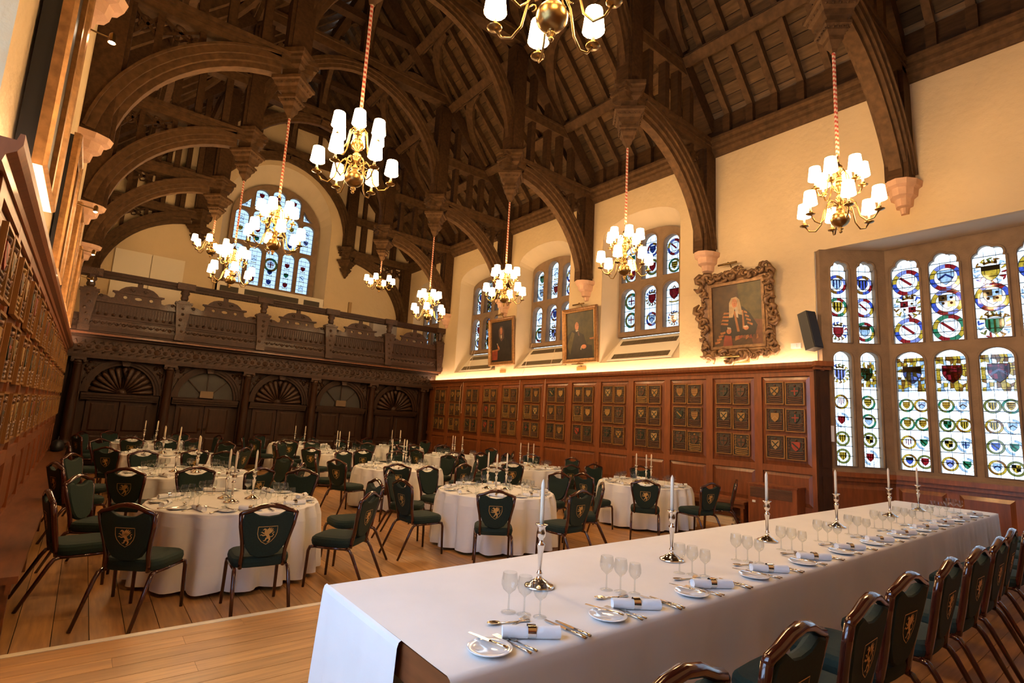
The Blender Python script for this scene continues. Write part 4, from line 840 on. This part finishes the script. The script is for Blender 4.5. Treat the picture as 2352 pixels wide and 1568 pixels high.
# ================================================================ chandeliers
def chandelier(two):
    e = thing('chandelier', '', 'chandelier')
    bd = MB(); z = 0
    pr = [(0, 0), (.015, .01), (.022, .025), (.012, .04), (.035, .06), (.03, .075), (.016, .085), (.03, .095)]+[(.118*math.sin(t), .2-.108*math.cos(t)) for t in [.35+2.5*i/10 for i in range(11)]]+[(.03, .312)]
    pr += [(.05, .33), (.05, .345), (.028, .37), (.035, .42), (.024, .46), (.05, .48), (.05, .5), (.025, .53)]
    if two: pr += [(.03, .58), (.07, .61), (.085, .66), (.07, .71), (.03, .74), (.045, .76), (.045, .78), (.022, .81), (.03, .86), (.05, .9), (.05, .95), (.02, .98), (.012, 1.02)]
    else: pr += [(.04, .56), (.05, .6), (.02, .65), (.012, .68)]
    bd.lathe(pr, 28).build('body', 'brass', e); top = pr[-1][1]
    tiers_ = [(.45, .40, .18, 6, 0.2)]+([(.28, .83, .62, 6, .2+PI/6)] if two else [])
    if not two: tiers_ = [(.46, .45, .22, 6, .2)]
    for r, z0, zd, n, ph in tiers_:
        for k in range(n):
            a = ph+2*PI*k/n; ca, sa = math.cos(a), math.sin(a); P = lambda q, z: (q*ca, q*sa, z)
            am = MB(); pts = [P(.03, z0), P(r*.28, z0+.05), P(r*.42, z0-.02), P(r*.52, zd+.0), P(r*.68, zd-.08), P(r*.86, zd-.06), P(r, zd+.03)]
            am.tube(pts, .0095, 7)
            if r > .4: am.tube([P(r*.30+.035*math.cos(t), z0+.0+.035*math.sin(t)) for t in [i*.8 for i in range(7)]], .007, 5, up=(-sa, ca, 0))
            if r > .4: am.tube([P(r*.34+.03*math.cos(t), z0-.09+.03*math.sin(t)) for t in [i*.8 for i in range(7)]], .006, 5, up=(-sa, ca, 0))
            X = Matrix.Translation((r*ca, r*sa, zd+.03)); am.lathe([(0, -.02), (.02, -.012), (.055, .0), (.06, .008), (.02, .012), (.018, .035), (.024, .045), (.014, .055)], 12, 0, X)
            am = am.build('arm', 'brass', e)
            MB().lathe([(.014, .055), (.014, .15)], 8, 0, X).build('candle_tube', 'wax', am)
            MB().lathe([(.088, .135), (.068, .315)], 14, 0, X, cap=False).build('lamp_shade', 'shade', am)
            MB().lathe([(.0895, .137), (.0885, .147)], 14, 0, X, cap=False).build('shade_trim', 'shade_trim', am)
    MB().tube([(.03*math.cos(t), 0, top+.04+.045*math.sin(t)) for t in [i*PI/6 for i in range(12)]], .006, 5, 0, True, up=(0, 1, 0)).build('ring', 'brass', e)
    return e
def rope(p, z0, z1, parent):
    m = MB(); n = 8; r = .022; k = int((z1-z0)/.017); rings = []
    vs = [(r*math.cos(2*PI*j/n), r*math.sin(2*PI*j/n), z0+(z1-z0)*i/k) for i in range(k+1) for j in range(n)]
    for i in range(k):
        for j in range(n): m.add([vs[i*n+j], vs[i*n+(j+1) % n], vs[(i+1)*n+(j+1) % n], vs[(i+1)*n+j]], [(0, 1, 2, 3)], 1 if (j/n+i/4) % 1 < .5 else 0, True)
    m.build('rope', ['rope_red', 'rope_white'], parent)
big = small = None
for i, y in enumerate(TY):
    for sd, x in (('left', XC-2.64), ('right', XC+2.64)):
        lab = f'brass {"two-tier" if i < 4 else "small single-tier"} chandelier with lit shades, {ORD[i]} from the dais on the {sd}'
        zb = 4.47 if i < 4 else 5.98
        if i < 4:
            if big is None: big = o = chandelier(True); rope(None, 1.1, 7.12-4.47, o); o['label'] = lab
            else: o = copytree(big, (0, 0, 0), 0, lab)
        else:
            if small is None: small = o = chandelier(False); rope(None, .74, 7.12-5.98, o); o['label'] = lab
            else: o = copytree(small, (0, 0, 0), 0, lab)
        o.location = (x, y, zb); o.rotation_euler = (0, 0, R(0, 1)); o['group'] = 'brass chandeliers'
# ================================================================ chairs
def chair_proto():
    e = thing('banquet_chair', '', 'chair')
    # seat cushion
    st = MB(); n = 24
    def ring(s, z): return [(.235*s*max(-1, min(1, 1.0*math.copysign(abs(math.cos(a))**.45, math.cos(a)))), .02+.235*s*math.copysign(abs(math.sin(a))**.45, math.sin(a)), z) for a in [2*PI*i/n for i in range(n)]]
    rs = [ring(s, z) for s, z in ((.90, .40), (.97, .41), (1.0, .445), (.98, .475), (.90, .492), (.6, .50))]
    for a, b in zip(rs, rs[1:]): st.loft(a, b, sm=True)
    st.add(rs[-1], [tuple(range(n))], 0, True).add(rs[0], [tuple(range(n))[::-1]]); st.build('seat', 'green_fabric', e)
    # backrest panel (leans back): outline in x,z
    lean = lambda z: -.20-(z-.45)*.20
    o = [(-.195, .86), (-.205, .80), (-.18, .66), (-.155, .58), (-.11, .515), (-.05, .488), (.05, .488), (.11, .515), (.155, .58), (.18, .66), (.205, .80), (.195, .86), (.13, .875), (.075, .845), (.0, .835), (-.075, .845), (-.13, .875)]
    bk = MB()
    for d, s, m in ((-.028, .93, 0),): pass
    cen = (0, .69); sh = lambda s: [(cen[0]+(a-cen[0])*s, cen[1]+(b-cen[1])*s) for a, b in o]
    L = [[(a, lean(b)+d, b) for a, b in sh(s)] for d, s in ((-.026, .96), (-.018, 1.0), (.012, 1.0), (.028, .93))]
    for a, b in zip(L, L[1:]): bk.loft(a, b, sm=True)
    bk.add(L[0], [tuple(range(len(o)))]); bk.add(L[-1], [tuple(range(len(o)))[::-1]]); bk.build('backrest', 'green_fabric', e)
    # mahogany back frame: side rails and camel-back top rail
    pts = []
    side = [(.17, .40), (.172, .46), (.17, .54), (.185, .64), (.212, .76), (.224, .862)]
    sm_ = lambda P: [(x, lean(z), z) for x, z in P]
    for sd in (-1, 1): MB().tube(sm_([(sd*x, z) for x, z in side]), .0165, 7, up=(0, 1, 0), flat=1.3).build('side_rail', 'mahogany', e)
    MB().tube(sm_([(-.23, .855), (-.21, .872), (-.15, .888), (-.08, .918), (0, .932), (.08, .918), (.15, .888), (.21, .872), (.23, .855)]), [.016, .018, .019, .02, .021, .02, .019, .018, .016], 7, up=(0, 1, 0), flat=1.25).build('top_rail', 'mahogany', e)
    for sd in (-1, 1):
        MB().tube([(sd*.21, -.2, .395), (sd*.215, 0, .392), (sd*.215, .2, .395)], .014, 7).build('seat_rail', 'mahogany', e)
        lg = MB().tube([(sd*.215, .18, .397), (sd*.217, .222, .39), (sd*.218, .238, .35), (sd*.222, .252, .0)], [.0165, .0175, .017, .014], 7, up=(1, 0, 0)).build('leg', 'mahogany', e)
        MB().lathe([(.006, 0), (.006, .004)], 8, 0, Matrix.Translation((sd*.222, .263, .06)) @ Matrix.Rotation(-H90, 4, 'X')).build('stud', 'silver', lg)
        MB().tube([(sd*.21, -.17, .397), (sd*.213, -.21, .385), (sd*.216, -.24, .34), (sd*.222, -.41, .0)], [.0165, .0175, .017, .014], 7, up=(1, 0, 0)).build('leg', 'mahogany', e)
    # gold griffin in a shield on the rear of the back
    cr = MB(); X = Matrix.Translation((0, lean(.60)-.030, .60)) @ Matrix.Rotation(math.radians(11.3), 4, 'X')
    u = .155; z0 = 0
    sp = [(-.5, 1), (-.5, .62), (-.42, .38), (-.25, .16), (0, 0), (.25, .16), (.42, .38), (.5, .62), (.5, 1), (-.5, 1)]
    G = lambda P, wd: cr.ribbon([(a*u, b*u) for a, b in P], [q*u for q in wd] if isinstance(wd, list) else wd*u, -.001, X=X)
    G(sp, .03)
    G([(-.06, .66), (.0, .55), (.07, .44), (.12, .36)], [.12, .17, .14, .16])                   # body
    G([(-.06, .62), (-.1, .72), (-.09, .82), (-.16, .86), (-.26, .80)], [.14, .12, .11, .1, .01])  # neck and beak
    for P in ([(.0, .62), (.08, .78), (.2, .93)], [(.02, .6), (.14, .74), (.28, .88)], [(.03, .57), (.17, .68), (.31, .79)], [(-.02, .66), (.03, .82), (.1, .94)]): G(P, [.09, .10, .02])   # wing
    G([(-.05, .62), (-.19, .62), (-.27, .70), (-.33, .68)], [.08, .06, .05, .03]); G([(-.05, .55), (-.2, .5), (-.3, .56), (-.36, .52)], [.08, .06, .05, .03])   # forelegs
    G([(.1, .38), (-.03, .33), (-.06, .22), (-.16, .2)], [.13, .09, .06, .05]); G([(.12, .36), (.16, .24), (.1, .14), (.04, .13)], [.12, .08, .06, .04])            # hind legs
    G([(.14, .4), (.27, .42), (.34, .52), (.27, .6), (.32, .68), (.38, .66)], [.04, .045, .045, .045, .05, .02])                                                # tail
    cr.build('griffin_crest', 'gold_print', e)
    return e
CH = chair_proto(); chused = [False]
def chair(x, y, z, rot, label, group):
    if not chused[0]: chused[0] = True; o = CH; o.location = (x, y, z); o.rotation_euler = (0, 0, rot); o['label'] = label
    else: o = copytree(CH, (x, y, z), rot, label)
    o['group'] = group; return o
# ================================================================ tableware prototypes (one mesh per part, shared)
def latmesh(name, prof, mat, n=16): return MB().lathe(prof, n).mesh(name, mat)
def glassmesh(s): return MB().lathe([(.034*s, 0), (.034*s, .002), (.008*s, .007), (.0042*s, .014), (.0036*s, .075*s), (.010*s, .083*s), (.028*s, .098*s), (.0365*s, .118*s), (.0365*s, .138*s), (.031*s, .170*s)], 14, cap=False).mesh('wine_glass', 'clear_glass')
GLS = [glassmesh(s) for s in (1.0, .96, .88)]
PLATE = latmesh('side_plate', [(0, .004), (.05, .004), (.062, .008), (.085, .014), (.0865, .016), (.084, .018), (.062, .012), (.05, .008), (0, .0075)], 'china', 24)
STICK = latmesh('candlestick', [(.078, 0), (.08, .006), (.072, .013), (.05, .02), (.046, .027), (.028, .036), (.014, .048), (.012, .06), (.018, .066), (.012, .073), (.0095, .085), (.013, .16), (.02, .205), (.023, .212), (.012, .222), (.011, .236), (.021, .25), (.024, .27), (.019, .295), (.026, .305), (.034, .309), (.034, .313), (.015, .314)], 'silver', 20)
CANDLE = MB().lathe([(.0115, -.012), (.0115, .20), (.009, .212), (.003, .225), (0, .23)], 12).mesh('candle', 'wax')
def napkin_proto():
    m = MB(); P = []
    for j in range(11):
        x = -.115+.23*j/10; k = 1-.10*math.exp(-((x)/.03)**2); P.append([(x, (.026*k+.002*math.sin(3*a+j))*math.cos(a), .024*k+(.024*k)*math.sin(a)) for a in [2*PI*i/14 for i in range(14)]])
    for a, b in zip(P, P[1:]): m.loft(a, b, sm=True)
    for e, s in ((P[0], 1), (P[-1], -1)):
        c = (e[0][0], 0, .024)
        q = [tuple(c[i]+(v[i]-c[i])*.6 for i in range(3)) for v in e]; q = [(v[0]+.008*s, v[1], v[2]) for v in q]; m.loft(e, q, sm=True); m.add(q, [tuple(range(14))])
    r = MB().tube([(0, .0265*math.cos(2*PI*i/16), .0245+.0255*math.sin(2*PI*i/16)) for i in range(16)], .003, 4, 0, True, up=(1, 0, 0))
    r = MB(); 
    r.loft([(-.016, .0265*math.cos(2*PI*i/18), .0268+.0265*math.sin(2*PI*i/18)) for i in range(18)], [(.016, .0265*math.cos(2*PI*i/18), .0268+.0265*math.sin(2*PI*i/18)) for i in range(18)], sm=True)
    return m.mesh('rolled_napkin', 'napkin'), r.mesh('napkin_ring', 'silver')
NAP, NRING = napkin_proto()
def knife_mesh(s=1): return MB().prism([(-.009*s, 0), (.009*s, 0), (.011*s, .04*s), (.006*s, .13*s), (-.006*s, .13*s)], .003, .006, 'z', X=Matrix.Translation((0, .08*s, 0))).tube([(0, -.02*s, .006), (0, .03*s, .006), (0, .085*s, .006)], [.009*s, .0075*s, .0055*s], 6, flat=.7).mesh('table_knife', 'cutlery')
def fork_mesh(s=1):
    m = MB().tube([(0, -.01*s, .005), (0, .05*s, .004), (0, .115*s, .004)], [.008*s, .0045*s, .0045*s], 6, flat=.6).prism([(-.011*s, .125*s), (.011*s, .125*s), (.0125*s, .148*s), (-.0125*s, .148*s), (-.012*s, .13*s)], .004, .007, 'z')
    for k in range(4): m.box((-.0105+.007*k-.0017)*s, (-.0105+.007*k+.0017)*s, .145*s, .195*s, .0045, .0065)
    return m.mesh('table_fork', 'cutlery')
def spoon_mesh(s=1): return MB().tube([(0, -.01*s, .005), (0, .05*s, .004), (0, .125*s, .005)], [.008*s, .0045*s, .0045*s], 6, flat=.6).lathe([(0, 0), (.014, .001), (.019, .006), (.0185, .0075), (.012, .004), (0, .003)], 12, 0, Matrix.Translation((0, .152*s, .003)), True, 0, 1, 1.55).mesh('dessert_spoon', 'cutlery')
KN, FK, SP = knife_mesh(), fork_mesh(), spoon_mesh()
KSM = knife_mesh(.85); FSM = fork_mesh(.85)
ADJ = ('largest', 'middle-sized', 'smallest')
def setting(x, y, z, rot, where, ngl=3, full=True, head=False):
    """one place setting; local +y points across the table, x to the diner's right"""
    c, s = math.cos(rot), math.sin(rot); g = 'settings on the head table' if head else 'settings on the round tables'
    def put(name, me, dx, dy, dz, r, label, cat):
        o = obj(name, me, None, (x+dx*c-dy*s, y+dx*s+dy*c, z+dz), rot+r); T(o, label+' '+where, cat, name.replace('_', ' ')+'s on '+g.split(' on ')[1]); return o
    put('side_plate', PLATE, -.19, .12, 0, 0, 'small white side plate at', 'plate')
    n = put('rolled_napkin', NAP, .02, .13, 0, math.radians(-32)+R(-.08, .08), 'white rolled napkin in a silver ring at', 'napkin'); obj('napkin_ring', NRING, n)
    for k in range(ngl): put('wine_glass', GLS[k], .12+.042*k, .40-.058*k, 0, R(0, 3), f'{ADJ[k]} empty wine glass at', 'glass')
    if full:
        put('butter_knife', KSM, -.155, .08, .0175, math.radians(12), 'butter knife lying across the plate at', 'knife'); put('table_fork', FK, -.075, .03, 0, math.radians(4), 'long dinner fork left of the napkin at', 'fork')
        put('table_knife', KN, .205, .03, 0, math.radians(3), 'long dinner knife right of the napkin at', 'knife')
        put('dessert_spoon', SP, .12, .27, 0, math.radians(72), 'dessert spoon beyond the napkin at', 'spoon')
        if head:
            put('starter_fork', FSM, -.045, .03, 0, math.radians(5), 'short starter fork beside the napkin at', 'fork'); put('starter_knife', KSM, .235, .03, 0, math.radians(2), 'short starter knife outermost right at', 'knife'); put('dessert_fork', FSM, .0, .25, 0, math.radians(-68), 'dessert fork beyond the napkin at', 'fork')
def candlestick(x, y, z, label):
    o = obj('candlestick', STICK, None, (x, y, z)); T(o, 'slender silver candlestick '+label, 'candlestick', 'silver candlesticks'); o.rotation_euler.z = R(0, 1)
    o = obj('candle', CANDLE, None, (x, y, z+.314)); T(o, 'unlit cream candle in the candlestick '+label, 'candle', 'cream candles')
# ================================================================ round tables
def round_cloth(seed):
    rr = random.Random(seed); m = MB(); n = 144; ph = [rr.uniform(0, 6.3) for _ in range(4)]; k1, k2 = rr.choice([16, 18]), rr.choice([21, 23])
    def fold(a, t): q = abs(math.cos(k1*a/2*1.0+ph[0]+.8*math.sin(2*a+ph[1]))); return t*(.125*(q**.8-.6)+.015*math.sin(k2*a+ph[2]))
    rows = [(.0, .0, 0), (.80, 0, 0), (.835, -.003, 0), (.848, -.012, .1), (.85, -.04, .35), (.86, -.13, .7), (.865, -.28, .85), (.87, -.46, 1.05), (.88, -.64, 1.15), (.882, -.70, 1.18)]
    P = [[((r+fold(a, t))*math.cos(a), (r+fold(a, t))*math.sin(a), z) for a in [2*PI*i/n for i in range(n)]] for r, z, t in rows]
    for a, b in zip(P[1:], P[2:]): m.loft(a, b, sm=True)
    m.add(P[1], [tuple(range(n))]); return m.mesh('tablecloth', 'cloth')
CLO = [round_cloth(k) for k in range(4)]
TB = [('front left', 1.44, 6.55, (-92, -131, -170, -48, -5, 47, 97, 148)), ('second-row left', 1.35, 9.4, None), ('third-row left', 1.45, 12.85, None), ('back left', 1.43, 16.2, None),
      ('front middle', 4.92, 6.4, (-128, -178, 140, -84, -40, 10, 55, 100)), ('second-row middle', 5.05, 9.8, (-118, -160, 160, -70, -25, 20, 65, 110)), ('third-row middle', 5.2, 13.3, None), ('back middle', 5.15, 16.4, None),
      ('front right', 8.5, 6.45, (-142, 178, -102, -60, 40, 80, 132)), ('second-row right', 8.15, 9.5, None), ('third-row right', 8.1, 12.45, None), ('back right', 7.95, 15.7, None)]
SEAT = ['nearest', 'near right', 'right', 'far right', 'farthest', 'far left', 'left', 'near left']
tproto = None; TAKEN = []
for ti, (nm, cx, cy_, angs) in enumerate(TB):
    row = ti % 4
    if tproto is None:
        tproto = tt = thing('round_table', '', 'table'); MB().lathe([(0, .70), (.8, .70), (.8, .728), (0, .728)], 40).build('table_top', 'bench_wood', tt); MB().lathe([(.30, 0), (.3, .03), (.05, .06), (.05, .66), (.2, .70)], 12).build('pedestal', 'black', tt); tt.location = (cx, cy_, 0)
    else: tt = copytree(tproto, (cx, cy_, 0))
    T(tt, f'round pedestal table hidden under the {nm} tablecloth', 'table', 'round dining tables')
    T(obj('tablecloth', CLO[ti % 4], None, (cx, cy_, .738), R(0, 6)), f'white floor-length cloth on the {nm} round table', 'tablecloth', 'round tablecloths')
    if angs is None:
        best = None
        for t in range(240):
            cand = [(t % 30)*1.5+45*k+R(-9, 9) for k in range(8)]; pt = [(cx+1.4*math.cos(math.radians(a)), cy_+1.4*math.sin(math.radians(a))) for a in cand]
            dmin = min([math.hypot(a-c, b-d) for a, b in pt for c, d in TAKEN] or [9]); wall = min([9.88-a for a, _ in pt]+[b+.0-a*0-0 if False else 17.4-b for a, b in pt]+[a+.12 for a, _ in pt]); sc_ = min(dmin, .9+min(0, wall))
            if best is None or sc_ > best[0]: best = (sc_, cand)
        angs = [a for a in best[1] if min([math.hypot(cx+1.4*math.cos(math.radians(a))-c, cy_+1.4*math.sin(math.radians(a))-d) for c, d in TAKEN] or [9]) > .62]
    nseat = len(angs); TAKEN += [(cx+1.4*math.cos(math.radians(a)), cy_+1.4*math.sin(math.radians(a))) for a in angs]
    vd = math.atan2(-cy_, -cx)     # direction from the table to the viewer
    order = sorted(range(nseat), key=lambda k: (math.radians(angs[k])-vd) % (2*PI))
    # name the seats in turn, counter-clockwise from the one nearest the viewer
    near = min(range(nseat), key=lambda k: abs((math.radians(angs[k])-vd+PI) % (2*PI)-PI)); st = order.index(near)
    for j in range(nseat):
        k = order[(st+j) % nseat]; a = math.radians(angs[k]); rad = 1.30+R(-.03, .05); sn = SEAT[round(j*8/nseat) % 8]
        chair(cx+rad*math.cos(a), cy_+rad*math.sin(a), 0, a+H90+R(-.07, .07), f'green griffin-crested banquet chair, {sn} seat of the {nm} round table', 'chairs round the dining tables')
        setting(cx+.82*math.cos(a), cy_+.82*math.sin(a), .739, a+H90, f'{sn} seat, {nm} round table', 2 if row == 3 else 3, row < 2)
    for q in range(3):
        a = R(-.2, .2)+q*2.1+ti; candlestick(cx+.17*math.cos(a), cy_+.17*math.sin(a), .739, f'{("first", "second", "third")[q]} of three on the {nm} round table')
# ================================================================ head table on the dais
HX0, HX1, HY0, HY1, HZ, DZ = 1.05, 9.42, 1.56, 2.68, .92, .17
ht = thing('head_table', 'long trestle head table on the dais, bare wooden edge showing at its near left corner', 'table', (0, 0, DZ))
MB().box(HX0+.01, HX1-.01, HY0+.01, HY1-.01, HZ-DZ-.055, HZ-DZ-.012).build('table_top', 'bench_wood', ht)
MB().box(HX0+.012, HX0+.04, HY0+.02, HY1-.02, HZ-DZ-.14, HZ-DZ-.055).build('apron', 'bench_wood', ht)
for x in (HX0+.12, 3.2, 5.3, 7.4, HX1-.12):
    for y in (HY0+.1, HY1-.1): MB().box(x-.035, x+.035, y-.035, y+.035, 0, HZ-DZ-.05).build('leg', 'black', ht)
def head_cloth():
    m = MB(); nx = 150; xs = [HX0+(HX1-HX0)*i/nx for i in range(nx+1)]
    def cross(x):
        P = []; w1 = .012*math.sin(x*9+.7*math.sin(x*2.1))+.006*math.sin(x*23); k = .35 if x < 5.5 else 1.0
        wv = w1*k+(.016*math.sin(x*31)*max(0, min(1, (x-6)/1.5)))
        for t, z in ((1.2, DZ+.10), (1.0, .34), (.7, .55), (.4, .72), (.15, .86)): P.append((x, HY0-.012-wv*t-.02*t, z))
        P += [(x, HY0-.010, HZ-.022), (x, HY0-.004, HZ-.008), (x, HY0+.014, HZ)]
        for t in (.12, .35, .6, .85): P.append((x, HY0+(HY1-HY0)*t, HZ+.0012*math.sin(x*4+t*9)))
        P += [(x, HY1-.014, HZ), (x, HY1+.004, HZ-.008), (x, HY1+.01, HZ-.022)]
        for t, z in ((.3, .8), (.6, .55), (1, .32), (1.2, DZ+.04)): P.append((x, HY1+.012+.02*t+wv*t, z))
        return P
    C = [cross(x) for x in xs]
    for a, b in zip(C, C[1:]): m.loft(a, b, closed=False, sm=True)
    def end(x, dr, y0, y1, low):
        n = 24; rows = [(0, HZ), (.010, HZ-.006), (.016, HZ-.025), (.02, .8), (.03, .55), (.04, low)]; Q = []
        for d, z in rows: Q.append([(x+dr*(d+(.014*math.sin(i*1.1)*(HZ-z)*2 if z < .85 else 0)), y0+(y1-y0)*i/n, z) for i in range(n+1)])
        for a, b in zip(Q, Q[1:]): m.loft(a, b, closed=False, sm=True)
    end(HX0, -1, HY0+.34, HY1+.012, DZ+.03); end(HX1, 1, HY0-.01, HY1+.01, DZ+.05)
    return m.mesh('tablecloth', 'cloth')
T(obj('tablecloth', head_cloth()), 'long white cloth draped over the head table', 'tablecloth')
for k in range(13):
    x = 1.47+.652*k
    if k < 12: setting(x, 1.53, HZ+.001, 0, f'{ORD[k]} head table place from left', 3, True, True)
for k in range(13):
    x = 1.40+.66*k
    chair(x, 1.19+R(-.02, .02), DZ, R(-.06, .06), f'green griffin-crested banquet chair at the head table, {ORD[k]} from the left', 'chairs along the head table')
for k, x in enumerate((1.96, 3.12, 4.42, 5.82, 7.34, 8.41)): candlestick(x, 2.14, HZ+.001, f'{ORD[k]} from the left on the head table')
